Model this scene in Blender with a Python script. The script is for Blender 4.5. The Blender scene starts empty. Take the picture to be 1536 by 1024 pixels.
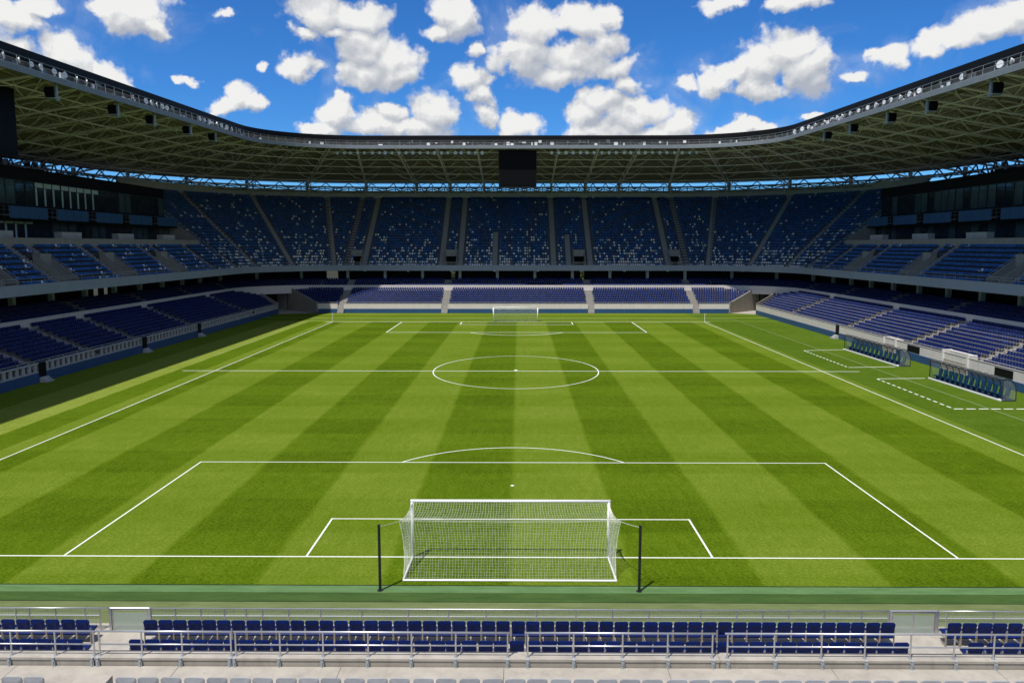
import bpy, bmesh, math, random
import numpy as np
from mathutils import Vector, Matrix
random.seed(7)
rng = np.random.default_rng(7)
R = math.radians
PI = math.pi
scene = bpy.context.scene
COL = scene.collection

# ------------------------------------------------------------------ helpers
class MB:
    """collects simple shapes and links them as one mesh object"""
    def __init__(s): s.v = []; s.f = []; s.m = []
    def poly(s, pts, m=0):
        i = len(s.v); s.v += [tuple(p) for p in pts]; s.f.append(tuple(range(i, i + len(pts)))); s.m.append(m)
    def hexa(s, p, m=0):
        i = len(s.v); s.v += [tuple(q) for q in p]
        for a, b, c, d in ((0,3,2,1),(4,5,6,7),(0,1,5,4),(1,2,6,5),(2,3,7,6),(3,0,4,7)):
            s.f.append((i+a, i+b, i+c, i+d)); s.m.append(m)
    def box(s, x0, y0, z0, x1, y1, z1, m=0):
        if x0 > x1: x0, x1 = x1, x0
        if y0 > y1: y0, y1 = y1, y0
        if z0 > z1: z0, z1 = z1, z0
        s.hexa([(x0,y0,z0),(x1,y0,z0),(x1,y1,z0),(x0,y1,z0),(x0,y0,z1),(x1,y0,z1),(x1,y1,z1),(x0,y1,z1)], m)
    def fbox(s, fr, a0, a1, o0, o1, z0, z1, m=0):
        """box in a stand's frame: along a, outward o"""
        q = [fr(a0,o0), fr(a1,o0), fr(a1,o1), fr(a0,o1)]
        s.hexa([(x,y,z0) for x,y in q] + [(x,y,z1) for x,y in q], m)
    def tube(s, p, q, r, n=6, m=0, r2=None, caps=True):
        p = Vector(p); q = Vector(q); d = q - p
        if d.length < 1e-6: return
        d.normalize()
        u = d.cross(Vector((0,0,1)) if abs(d.z) < .95 else Vector((1,0,0))).normalized(); w = d.cross(u)
        r2 = r if r2 is None else r2; i = len(s.v)
        for k in range(n):
            a = 2*PI*(k+.5)/n; s.v.append(tuple(p + (u*math.cos(a) + w*math.sin(a))*r))
        for k in range(n):
            a = 2*PI*(k+.5)/n; s.v.append(tuple(q + (u*math.cos(a) + w*math.sin(a))*r2))
        for k in range(n):
            l = (k+1) % n; s.f.append((i+k, i+l, i+n+l, i+n+k)); s.m.append(m)
        if caps:
            s.f.append(tuple(i+k for k in reversed(range(n)))); s.m.append(m)
            s.f.append(tuple(i+n+k for k in range(n))); s.m.append(m)
    def path(s, pts, r, n=4, m=0):
        for a, b in zip(pts[:-1], pts[1:]): s.tube(a, b, r, n, m)
    def prism(s, poly2, fn0, fn1, m=0):
        """extrude a 2-D outline between two mappings"""
        n = len(poly2); i = len(s.v)
        s.v += [tuple(fn0(*p)) for p in poly2] + [tuple(fn1(*p)) for p in poly2]
        s.f.append(tuple(i+k for k in range(n))); s.m.append(m)
        s.f.append(tuple(i+n+k for k in reversed(range(n)))); s.m.append(m)
        for k in range(n):
            l = (k+1) % n; s.f.append((i+k, i+n+k, i+n+l, i+l)); s.m.append(m)
    def sweep(s, pts, prof, closed=False, zf=None, skip=None, m=0, caps=False):
        """sweep (offset, z) outline along a path of (point, normal) samples"""
        n = len(prof); i = len(s.v)
        for (B, N) in pts:
            z0 = zf(B) if zf else 0
            for o, z in prof: s.v.append((B[0]+N[0]*o, B[1]+N[1]*o, z+z0))
        for j in range(len(pts)-1):
            if skip and skip(j): continue
            for k in range(n if closed else n-1):
                l = (k+1) % n
                s.f.append((i+j*n+k, i+(j+1)*n+k, i+(j+1)*n+l, i+j*n+l)); s.m.append(m)
        if caps:
            s.f.append(tuple(i+k for k in range(n))); s.m.append(m)
            s.f.append(tuple(i+(len(pts)-1)*n+k for k in range(n))); s.m.append(m)
    def build(s, name, mats, parent=None, smooth=False, recalc=True):
        me = bpy.data.meshes.new(name); me.from_pydata(s.v, [], s.f)
        if not isinstance(mats, (list, tuple)): mats = [mats]
        for mm in mats: me.materials.append(mm)
        if len(mats) > 1: me.polygons.foreach_set('material_index', s.m)
        if smooth: me.polygons.foreach_set('use_smooth', [True]*len(s.f))
        if recalc:
            bm = bmesh.new(); bm.from_mesh(me); bmesh.ops.recalc_face_normals(bm, faces=bm.faces); bm.to_mesh(me); bm.free()
        o = bpy.data.objects.new(name, me); COL.objects.link(o)
        if parent: o.parent = parent
        return o

def empty(name, loc=(0,0,0), rz=0):
    o = bpy.data.objects.new(name, None); COL.objects.link(o); o.location = loc; o.rotation_euler = (0,0,rz); o.empty_display_size = .2
    return o
def tag(o, label=None, cat=None, group=None, kind=None):
    if label: o['label'] = label
    if cat: o['category'] = cat
    if group: o['group'] = group
    if kind: o['kind'] = kind
    return o
def copy_tree(o, parent=None):
    c = o.copy(); COL.objects.link(c)
    if parent: c.parent = parent
    for ch in list(o.children): copy_tree(ch, c)
    return c
ONES = 'first second third fourth fifth sixth seventh eighth ninth tenth eleventh twelfth thirteenth fourteenth fifteenth sixteenth seventeenth eighteenth nineteenth'.split()
TENS = {2:('twenty','twentieth'),3:('thirty','thirtieth'),4:('forty','fortieth'),5:('fifty','fiftieth'),6:('sixty','sixtieth')}
def ordn(n):
    if n < 20: return ONES[n-1]
    a, b = TENS[n//10]
    return b if n % 10 == 0 else a + '-' + ONES[n%10-1]

# ------------------------------------------------------------------ materials
def nd(nt, t, **kw):
    n = nt.nodes.new(t)
    for k, v in kw.items(): setattr(n, k, v)
    return n
def L(nt, a, b): nt.links.new(a, b)
def mth(nt, op, a, b=None, c=None, clamp=False):
    n = nd(nt, 'ShaderNodeMath', operation=op); n.use_clamp = clamp
    for i, x in enumerate((a, b, c)):
        if x is None: continue
        if isinstance(x, (int, float)): n.inputs[i].default_value = x
        else: L(nt, x, n.inputs[i])
    return n.outputs[0]
def vmt(nt, op, a, b=None, c=None):
    n = nd(nt, 'ShaderNodeVectorMath', operation=op)
    for i, x in enumerate((a, b, c)):
        if x is None: continue
        if isinstance(x, (tuple, list)): n.inputs[i].default_value = x
        else: L(nt, x, n.inputs[i])
    return n.outputs['Value'] if op in ('DOT_PRODUCT','LENGTH') else n.outputs[0]
def mixc(nt, f, a, b, typ='MIX'):
    n = nd(nt, 'ShaderNodeMix', data_type='RGBA', blend_type=typ)
    for s, x in ((n.inputs[0], f), (n.inputs[6], a), (n.inputs[7], b)):
        if isinstance(x, (int, float)): s.default_value = x
        elif isinstance(x, tuple): s.default_value = (*x, 1) if len(x) == 3 else x
        else: L(nt, x, s)
    return n.outputs[2]
def ramp(nt, f, pts):
    n = nd(nt, 'ShaderNodeValToRGB'); e = n.color_ramp.elements
    while len(e) < len(pts): e.new(.5)
    for k, (p, c) in zip(e, pts): k.position = p; k.color = (*c, 1) if isinstance(c, tuple) else (c, c, c, 1)
    L(nt, f, n.inputs[0]); return n.outputs[0]
def noise(nt, vec, scale, detail=4, rough=.55, dist=0):
    n = nd(nt, 'ShaderNodeTexNoise'); n.inputs['Scale'].default_value = scale; n.inputs['Detail'].default_value = detail
    n.inputs['Roughness'].default_value = rough; n.inputs['Distortion'].default_value = dist
    if vec is not None: L(nt, vec, n.inputs['Vector'])
    return n.outputs['Fac']
def bare(name):
    m = bpy.data.materials.new(name); m.use_nodes = True; nt = m.node_tree
    p = nt.nodes['Principled BSDF']; return m, nt, p
def mat(name, col, rough=.6, metal=0, var=.12, vscale=1.5, streak=0, spec=.5, bump=0, bscale=20, objrand=0):
    """plain material with soft worn variation laid in world space"""
    m, nt, p = bare(name)
    g = nd(nt, 'ShaderNodeNewGeometry').outputs['Position']
    n1 = noise(nt, g, vscale, 6, .65)
    c = mixc(nt, mth(nt, 'MULTIPLY_ADD', n1, 1.6, -.3, clamp=True), tuple(x*(1-var) for x in col), tuple(min(1, x*(1+var)) for x in col))
    if streak:
        mp = vmt(nt, 'MULTIPLY', g, (2.2, 2.2, .18))
        s = noise(nt, mp, 1.3, 5, .7)
        c = mixc(nt, mth(nt, 'MULTIPLY', mth(nt, 'MULTIPLY_ADD', s, 4, -2.0, clamp=True), streak), c, tuple(x*.45 for x in col))
    if objrand:
        r = nd(nt, 'ShaderNodeObjectInfo').outputs['Random']
        c = mixc(nt, 1.0, c, mixc(nt, r, (1-objrand,)*3, (1+objrand,)*3), 'MULTIPLY')
    L(nt, c, p.inputs['Base Color'])
    p.inputs['Roughness'].default_value = rough; p.inputs['Metallic'].default_value = metal
    p.inputs['Specular IOR Level'].default_value = spec
    if bump:
        b = nd(nt, 'ShaderNodeBump'); b.inputs['Strength'].default_value = bump; b.inputs['Distance'].default_value = .02
        L(nt, noise(nt, g, bscale, 5, .6), b.inputs['Height']); L(nt, b.outputs[0], p.inputs['Normal'])
    return m
def glassy(name, col, alpha, rough=.15):
    m, nt, p = bare(name)
    p.inputs['Base Color'].default_value = (*col, 1); p.inputs['Roughness'].default_value = rough
    g = nd(nt, 'ShaderNodeNewGeometry').outputs['Position']
    a = mth(nt, 'MULTIPLY_ADD', noise(nt, g, 3, 4), .25, alpha - .12, clamp=True)
    L(nt, a, p.inputs['Alpha']); return m

M = {}
M['concrete'] = mat('weathered_concrete', (.30,.275,.235), .9, var=.22, vscale=1.4, streak=.5, bump=.3)
M['coping'] = mat('pale_coping', (.350,.322,.280), .9, var=.26, vscale=1.3, streak=.36, bump=.3)
M['terrace'] = mat('terrace_concrete', (.20,.20,.20), .9, var=.2, vscale=.8)
M['treads'] = mat('dark_seat_treads', (.075,.078,.085), .9, var=.25, vscale=.8)
M['fascia'] = mat('fascia_grey', (.27,.31,.36), .75, var=.08, vscale=.6, streak=.12)
M['whitewall'] = mat('white_wall', (.63,.58,.55), .8, var=.08, vscale=.9, streak=.22)
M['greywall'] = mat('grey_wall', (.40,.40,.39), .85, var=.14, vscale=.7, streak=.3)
M['board'] = mat('blue_board', (.022,.075,.19), .5, var=.12, vscale=.4)
M['stair'] = mat('aisle_concrete', (.31,.295,.27), .9, var=.2, vscale=1.5)
M['darkstair'] = mat('grey_aisle_concrete', (.24,.24,.235), .9, var=.15, vscale=1.5)
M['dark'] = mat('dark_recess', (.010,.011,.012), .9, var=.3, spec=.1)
M['black'] = mat('black_metal', (.007,.007,.008), .6, var=.2, spec=.12)
M['screen'] = mat('unlit_screen', (.004,.004,.005), .5, var=.1, spec=.1)
M['deck'] = mat('roof_deck_khaki', (.31,.275,.30), .8, var=.3, vscale=.35, streak=.3, spec=.2)
M['joist'] = mat('roof_joist', (.24,.19,.16), .8, var=.3)
M['gutter'] = mat('stained_gutter', (.17,.15,.12), .8, var=.5, vscale=1.2, streak=.5)
M['steel'] = mat('painted_steel', (.83,.77,.82), .5, var=.12, vscale=.8)
M['beam'] = mat('grey_steel_beam', (.30,.335,.36), .5, var=.12, vscale=.8)
M['plaster'] = mat('white_plaster', (.64,.62,.58), .8, var=.08, streak=.15)
M['edge_grey'] = mat('edge_beam_grey', (.19,.215,.235), .6, var=.15, vscale=.8, streak=.2)
M['galv'] = mat('galvanised_tube', (.52,.53,.55), .38, metal=.75, var=.12, vscale=5)
M['whitemetal'] = mat('white_enamel', (.80,.80,.80), .35, var=.03)
M['lampwhite'] = mat('lamp_housing', (.72,.74,.76), .3, var=.1, vscale=6)
M['lampdark'] = mat('lamp_bracket', (.10,.11,.12), .5, var=.2)
M['netw'] = mat('white_net_cord', (.62,.64,.56), .8, var=.05)
M['pole'] = mat('black_pole', (.013,.014,.015), .45, var=.2)
M['seat_navy'] = mat('navy_seat_plastic', (.002,.0135,.105), .40, var=.16, vscale=7, objrand=.16, spec=.16)
M['seat_grey'] = mat('grey_seat_plastic', (.30,.31,.325), .42, var=.14, vscale=5, objrand=.1)
M['cream'] = mat('cream_bracket', (.27,.24,.195), .55, var=.2, vscale=8)
M['teal'] = mat('teal_seat_plastic', (.004,.052,.125), .4, var=.2, vscale=6)
M['blueband'] = mat('blue_balcony_cloth', (.022,.085,.20), .6, var=.14, vscale=.6)
M['frame'] = mat('dark_mullion', (.02,.022,.024), .5, var=.2)
M['midglass'] = mat('teal_reflection_glass', (.055,.085,.085), .1, var=.4, vscale=.5)  # faint reflections painted as a lighter teal on some panes
M['darkglass'] = mat('dark_glass', (.016,.024,.026), .06, var=.4, vscale=.4)
M['paleglass'] = mat('pale_blind_glass', (.42,.53,.52), .3, var=.15, vscale=.7)
M['perspex'] = glassy('dugout_perspex', (.30,.33,.34), .26)
M['gatemesh'] = glassy('perforated_panel', (.36,.43,.38), .62, .6)
M['fencemesh'] = glassy('fence_mesh_panel', (.42,.45,.42), .14, .6)
M['line'] = mat('white_line_paint', (.70,.72,.66), .9, var=.08, vscale=6)
M['fadedline'] = mat('faded_line', (.20,.25,.13), .9, var=.15, vscale=6)
M['asphalt'] = mat('outside_ground', (.04,.044,.036), 1., var=.25, vscale=.05, spec=0)
M['flagcloth'] = mat('yellow_flag', (.55,.42,.08), .7)

def seat_stuff_material():
    m, nt, p = bare('seat_rows_plastic')
    a = nd(nt, 'ShaderNodeAttribute', attribute_name='tint')
    L(nt, a.outputs['Color'], p.inputs['Base Color']); p.inputs['Roughness'].default_value = .5; p.inputs['Specular IOR Level'].default_value = .2
    return m
M['seats'] = seat_stuff_material()

def grass_material():
    m, nt, p = bare('mown_grass')
    pos = nd(nt, 'ShaderNodeNewGeometry').outputs['Position']
    wob = noise(nt, pos, .35, 3)
    sep = nd(nt, 'ShaderNodeSeparateXYZ'); L(nt, pos, sep.inputs[0]); x, y = sep.outputs[0], sep.outputs[1]
    xw = mth(nt, 'ADD', x, mth(nt, 'MULTIPLY_ADD', wob, .30, -.15)); yw = mth(nt, 'ADD', y, mth(nt, 'MULTIPLY_ADD', wob, .5, -.25))
    sq = lambda v, k: mth(nt, 'MULTIPLY_ADD', mth(nt, 'SINE', v), k, .5, clamp=True)
    sx = sq(mth(nt, 'MULTIPLY', xw, PI/5.25), 5)
    sy = sq(mth(nt, 'MULTIPLY', mth(nt, 'ADD', yw, -42.7), PI/5.1), 5)
    n_l = noise(nt, pos, .12, 4); n_f = noise(nt, pos, 7.0, 6, .75)
    streakv = vmt(nt, 'MULTIPLY', pos, (1.0, .28, 1.0)); n_m = noise(nt, streakv, 2.2, 5, .7)
    wide = noise(nt, vmt(nt, 'MULTIPLY', pos, (.22, 1.0, 1.0)), .9, 4, .6)
    t = mth(nt, 'ADD', mth(nt, 'MULTIPLY', sx, .48), mth(nt, 'MULTIPLY', sy, .13))
    # the margins round the pitch, mown in long strips
    gt = lambda v, e, k=9.: mth(nt, 'MULTIPLY_ADD', mth(nt, 'SUBTRACT', v, e), k, .5, clamp=True)
    mixf = lambda f, a, b: mth(nt, 'ADD', mth(nt, 'MULTIPLY', a, mth(nt, 'SUBTRACT', 1., f)), mth(nt, 'MULTIPLY', b, f))
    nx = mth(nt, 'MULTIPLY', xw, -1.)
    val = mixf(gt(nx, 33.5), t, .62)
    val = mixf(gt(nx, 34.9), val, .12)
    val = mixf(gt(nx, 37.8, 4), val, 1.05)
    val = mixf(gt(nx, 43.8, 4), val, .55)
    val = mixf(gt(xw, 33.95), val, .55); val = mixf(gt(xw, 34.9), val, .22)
    val = mixf(mth(nt, 'MULTIPLY', gt(xw, 40.6), .5), val, .42)
    far = sq(mth(nt, 'MULTIPLY', yw, PI/3.6), 4)
    val = mixf(gt(yw, 145.2), val, mth(nt, 'MULTIPLY_ADD', far, .5, .25))
    val = mth(nt, 'ADD', val, mth(nt, 'MULTIPLY_ADD', n_l, .5, -.25))
    val = mth(nt, 'ADD', val, mth(nt, 'MULTIPLY_ADD', n_m, .75, -.375))
    val = mth(nt, 'ADD', val, mth(nt, 'MULTIPLY_ADD', wide, .36, -.18))
    val = mth(nt, 'ADD', val, mth(nt, 'MULTIPLY_ADD', n_f, 2.6, -1.3))
    c = ramp(nt, mth(nt, 'MULTIPLY_ADD', val, .6, .2, clamp=True), [(0, (.036,.064,.001)), (.30, (.071,.121,.003)), (.62, (.115,.166,.0145)), (1, (.20,.24,.045))])
    # greener outside the right touchline
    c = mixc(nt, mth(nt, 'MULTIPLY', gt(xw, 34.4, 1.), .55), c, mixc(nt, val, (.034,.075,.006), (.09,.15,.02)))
    L(nt, c, p.inputs['Base Color']); p.inputs['Roughness'].default_value = .95; p.inputs['Specular IOR Level'].default_value = .04
    b = nd(nt, 'ShaderNodeBump'); b.inputs['Strength'].default_value = .55; b.inputs['Distance'].default_value = .06
    L(nt, noise(nt, pos, 9, 6, .75), b.inputs['Height']); L(nt, b.outputs[0], p.inputs['Normal'])
    return m
M['grass'] = grass_material()
def turf_material(name, a, b):
    m, nt, p = bare(name)
    pos = nd(nt, 'ShaderNodeNewGeometry').outputs['Position']
    n = noise(nt, vmt(nt, 'MULTIPLY', pos, (.35, 1.6, 1)), 1.6, 6, .7); n2 = noise(nt, pos, 14, 5, .75)
    f = mth(nt, 'ADD', mth(nt, 'MULTIPLY_ADD', n, 2., -.6), mth(nt, 'MULTIPLY_ADD', n2, 1.0, -.4), clamp=True)
    L(nt, mixc(nt, f, a, b), p.inputs['Base Color']); p.inputs['Roughness'].default_value = .9; p.inputs['Specular IOR Level'].default_value = .2
    return m
M['turf'] = turf_material('green_carpet_turf', (.055,.12,.035), (.115,.20,.085))
M['turf_dark'] = turf_material('dark_carpet_turf', (.022,.055,.010), (.055,.105,.022))
M['olive'] = turf_material('olive_turf', (.075,.105,.03), (.15,.18,.075))

# ------------------------------------------------------------------ setting: ground, pitch, lines
def sheet(name, x0, y0, x1, y1, z, m, kind='structure', label=None):
    b = MB(); b.poly([(x0,y0,z),(x1,y0,z),(x1,y1,z),(x0,y1,z)]); o = b.build(name, m, recalc=False); tag(o, label, None, None, kind); return o
g = MB(); g.poly([(-3000,-3000,-.03),(3000,-3000,-.03),(3000,3000,-.03),(-3000,3000,-.03)]); tag(g.build('ground', M['asphalt'], recalc=False), kind='structure')
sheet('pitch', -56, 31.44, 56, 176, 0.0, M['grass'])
sheet('turf_strip', -56, 30.75, 56, 31.44, 0.004, M['turf'])
sheet('turf_strip', -56, 29.9, 56, 30.75, 0.004, M['turf_dark'])
sheet('turf_border', -56, 27.6, 56, 29.9, 0.0, M['olive'])

sheet('turf_shadow_line', -56, 31.40, 56, 31.47, .006, M['dark']); sheet('strip_edge', -56, 29.885, 56, 29.92, .006, M['dark'])  # thin dark strip painted in as the shadow line at the turf edge
GY, HY, FY = 34.45, 87.6, 144.2
lines = MB(); faded = MB(); ZL = .008; W = .13
def ln(x0, y0, x1, y1, w=W, b=lines, z=ZL):
    d = Vector((x1-x0, y1-y0)); d.normalize(); n = Vector((-d.y, d.x))*w/2; e = d*w/2*0
    b.poly([(x0-n.x,y0-n.y,z),(x1-n.x,y1-n.y,z),(x1+n.x,y1+n.y,z),(x0+n.x,y0+n.y,z)])
def arc(cx, cy, rx, ry, a0, a1, w=W, n=90):
    for k in range(n):
        a = a0+(a1-a0)*k/n; c = a0+(a1-a0)*(k+1)/n
        p = lambda t, s: (cx+(rx+s)*math.cos(t), cy+(ry+s)*math.sin(t), ZL)
        lines.poly([p(a,-w/2), p(c,-w/2), p(c,w/2), p(a,w/2)])
XL, XR = -33.4, 33.95
WX = .22   # lines seen nearly edge-on read a little wider
ln(-56, GY, 56, GY, .10); ln(XL, FY, XR, FY, .22, z=.012)
ln(XL, 31.5, XL, FY+.1, .095, z=.010); ln(XR, 31.5, XR, FY+.1, .095, z=.010)
ln(-37.0, HY, 38.0, HY, .17, z=.011)
for (x, y0, y1) in ((20.0, GY, 50.15), (9.05, GY, 39.45)):
    ln(-x-.12, y0, -x-.12, y1+.06, .09, z=.012); ln(x, y0, x, y1+.06, .09, z=.012); ln(-x-.12, y1, x, y1, .10, z=.010)
for (x, y1) in ((20.8, 126.9), (9.9, 139.6)):
    ln(-x, FY, -x, y1, .15, z=.014); ln(x, FY, x, y1, .15, z=.014); ln(-x, y1, x, y1, .20, z=.016)
ln(XL, FY, XL-1.2, FY, .3, z=.012); ln(XR, FY, XR+1.0, FY, .3, z=.012)
for (x0,y0,x1,y1) in ((38.1,105.2,44,106.3),(38.0,90.6,43.6,91.2),(37.8,82.8,43.0,83.2)):
    ln(x0, y0, x1, y1, .17)
def dashed(x0, y0, x1, y1, n, w=.16, duty=.6):
    for k in range(n):
        t0 = k/n; t1 = (k+duty)/n; ln(x0+(x1-x0)*t0, y0+(y1-y0)*t0, x0+(x1-x0)*t1, y0+(y1-y0)*t1, w)
dashed(38.1,105.2,38.0,90.6,13); dashed(37.8,82.8,37.5,67.4,13); dashed(37.5,67.4,46,67.4,8,.24,.75)
arc(.05, 88.2, 9.15, 11.5, 0, 2*PI, .11, 128)
n = 10; spot = [(.0+(.11)*math.cos(2*PI*k/12), 45.2+.13*math.sin(2*PI*k/12), ZL) for k in range(12)]; lines.poly(spot)
lines.poly([(.05+.2*math.cos(2*PI*k/12), 88.2+.35*math.sin(2*PI*k/12), .015) for k in range(12)])
# penalty arcs (near and far)
def parc(cx, cy, r, ry, ylim, sgn):
    a = math.asin(max(-1, min(1, abs(ylim-cy)/ry)))
    if sgn > 0: arc(cx, cy, r, ry, a, PI-a, .10, 48)
    else: arc(cx, cy, r, ry, PI+a, 2*PI-a, .19, 48)
parc(0, 43.9, 9.15, 10.05, 50.2, 1); parc(0, 132.5, 9.15, 9.6, 126.9, -1)
tag(lines.build('pitch_markings', M['line'], recalc=False), kind='structure')
ln(40.6, 31.6, 40.6, 150, .10, faded, .006); ln(-39, 150, 40.6, 150, .3, faded, .006); ln(-38.2, 100, -38.2, 150, .1, faded, .006)
tag(faded.build('faded_markings', M['fadedline'], recalc=False), kind='structure')

# ------------------------------------------------------------------ bulk seats
SV = []; SCOL = []
def seat_template():
    b = MB(); w = .175
    def slab(o0, z0, o1, z1, t):   # a slab from (o0,z0) to (o1,z1) in the (outward, up) plane
        d = Vector((o1-o0, z1-z0)).normalized(); n = Vector((-d.y, d.x))*t
        q = [(o0,z0),(o1,z1),(o1+n.x,z1+n.y),(o0+n.x,z0+n.y)]
        b.hexa([(-w,q[0][0],q[0][1]),(w,q[0][0],q[0][1]),(w,q[1][0],q[1][1]),(-w,q[1][0],q[1][1]),
                (-w,q[3][0],q[3][1]),(w,q[3][0],q[3][1]),(w,q[2][0],q[2][1]),(-w,q[2][0],q[2][1])])
    slab(.20, .40, .29, .82, -.075)       # backrest
    slab(.20, .44, -.16, .50, -.06)     # pan, lip slightly raised
    return np.array(b.v), b.f
ST_V, ST_F = seat_template()
ST_VC = ST_V.mean(0)
# highlight painted in: paler backrest top edges, slightly paler pans
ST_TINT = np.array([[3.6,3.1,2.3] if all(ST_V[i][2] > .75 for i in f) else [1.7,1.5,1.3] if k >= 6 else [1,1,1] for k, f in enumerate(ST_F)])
def put_seat(P, T, N, z, col):
    SV.append((P[0], P[1], z, T[0], T[1], N[0], N[1])); SCOL.append(col)
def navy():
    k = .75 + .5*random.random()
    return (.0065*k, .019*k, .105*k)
def shade_navy():  # same seat plastic, colour brightened to lift the shaded tier
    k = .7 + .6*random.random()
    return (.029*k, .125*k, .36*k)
WHITE = (.86,.88,.90); PALE = (.30,.46,.62)

# ------------------------------------------------------------------ U-shaped paths
def upath(xl, xr, yf, r, y0, extra_y=(), extra_x=(), na=16, step=None):
    """(point, outward normal) samples: left side away from the camera, round the far end, back along the right side"""
    out = []
    ys = sorted(set([y0, yf-r] + [y for y in extra_y if y0 < y < yf-r] + (list(np.arange(y0, yf-r, step)) if step else [])))
    for y in ys: out.append(((xl, y), (-1, 0)))
    for k in range(1, na): a = PI/2*k/na; out.append(((xl+r-r*math.cos(a), yf-r+r*math.sin(a)), (-math.cos(a), math.sin(a))))
    xs = sorted(set([xl+r, xr-r] + [x for x in extra_x if xl+r < x < xr-r] + (list(np.arange(xl+r, xr-r, step)) if step else [])))
    for x in xs: out.append(((x, yf), (0, 1)))
    for k in range(1, na): a = PI/2*k/na; out.append(((xr-r+r*math.sin(a), yf-r+r*math.cos(a)), (math.sin(a), math.cos(a))))
    for y in reversed(ys): out.append(((xr, y), (1, 0)))
    return out
def walk(xl, xr, yf, r, y0, o, sp, parts=('l','a','f','b','r')):
    """evenly spaced (point, tangent, normal) along the offset path"""
    res = []
    if 'l' in parts:
        n = int((yf-r-y0)/sp)
        for k in range(n): res.append(((xl-o, yf-r-sp*(k+.5)), (0, 1), (-1, 0)))
    if 'a' in parts:
        n = int((r+o)*PI/2/sp)
        for k in range(n):
            a = PI/2*(k+.5)/n; N = (-math.cos(a), math.sin(a)); res.append(((xl+r+N[0]*(r+o), yf-r+N[1]*(r+o)), (N[1], -N[0]), N))
    if 'f' in parts:
        n = int((xr-xl-2*r)/sp); off = ((xr-xl-2*r)-n*sp)/2
        for k in range(n): res.append(((xl+r+off+sp*(k+.5), yf+o), (1, 0), (0, 1)))
    if 'b' in parts:
        n = int((r+o)*PI/2/sp)
        for k in range(n):
            a = PI/2*(k+.5)/n; N = (math.sin(a), math.cos(a)); res.append(((xr-r+N[0]*(r+o), yf-r+N[1]*(r+o)), (N[1], -N[0]), N))
    if 'r' in parts:
        n = int((yf-r-y0)/sp)
        for k in range(n): res.append(((xr+o, yf-r-sp*(k+.5)), (0, -1), (1, 0)))
    return res
def near_ray(P, rays, hw):
    for (B, N) in rays:
        dx, dy = P[0]-B[0], P[1]-B[1]
        if dx*N[0]+dy*N[1] > -1 and abs(dx*N[1]-dy*N[0]) < hw: return True
    return False

# ------------------------------------------------------------------ upper tier
UX0, UX1, UY, UR, UY0 = -54.0, 55.6, 174.0, 20.0, 45.0
ROWS, SIDE_ROWS, TR, RISE, UZ = 27, 8, .8, .6, 8.95
up = empty('seating_tier', (0, UY, 0)); tag(up, 'raised tier of dark blue seats sweeping round the ground above a grey concrete band', 'seating tier')
up.location = (0,0,0)
VW = 1.35
vom_f = [-35.4, -14.5, 13.6, 34.6]                        # far-end stair mouths
vom_l = [86, 98, 113.5, 131]; vom_r = [94.5, 116.5, 137]
ey = [y+s*VW for y in vom_l+vom_r for s in (-1,1)]; ex = [x+s*VW for x in vom_f for s in (-1,1)]
UP = upath(UX0, UX1, UY, UR, UY0, ey, ex, 18)
def in_vom(P):
    x, y = P
    if y > UY-.1 and abs(x) < UX1-UR: return any(abs(x-v) < VW-.01 for v in vom_f)
    if y < UY-UR: return any(abs(y-v) < VW-.01 for v in (vom_l if x < 0 else vom_r))
    return False
def mid(j, pts): return ((pts[j][0][0]+pts[j+1][0][0])/2, (pts[j][0][1]+pts[j+1][0][1])/2)
ter = MB()
for i in range(ROWS):
    o0 = .35+i*TR; z = UZ+i*RISE
    def sk(j, i=i):
        m_ = mid(j, UP)
        if i >= SIDE_ROWS and m_[1] < UY-UR: return True
        return i < 5 and in_vom(m_)
    ter.sweep(UP, [(o0, z), (o0+TR, z), (o0+TR, z+RISE)], skip=sk)
ter.build('terrace', M['treads'], up, recalc=False)
fa = MB(); fa.sweep(UP, [(0,8.3),(0,9.52),(.3,9.52),(.3,8.3)], closed=True); fa.build('fascia_band', M['fascia'], up)
so = MB(); so.sweep(UP, [(.3,8.32),(16,8.32)]); so.build('soffit', M['greywall'], up, recalc=False)
tw = MB(); arcs = [p for p in UP if p[0][1] >= UY-UR-.01]
oT = .35+ROWS*TR
tw.sweep(arcs, [(oT,UZ+ROWS*RISE-.6),(oT,26.8),(oT+.3,26.8),(oT+.3,10)], closed=False); tw.build('rear_wall', M['greywall'], up, recalc=False)
# sloped end walls where the high rows stop beside the glazed boxes
for sx, X in ((-1, UX0), (1, UX1)):
    prof = [(.35+SIDE_ROWS*TR, 13.4)] + [(.35+SIDE_ROWS*TR, UZ+SIDE_ROWS*RISE+.9)] + [(oT, UZ+ROWS*RISE+.9), (oT, 13.4)]
    ew = MB(); ew.prism(prof, lambda o,z: (X+sx*o, UY-UR-.3, z), lambda o,z: (X+sx*o, UY-UR, z))
    ew.build('end_wall', M['concrete'], up)
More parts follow.
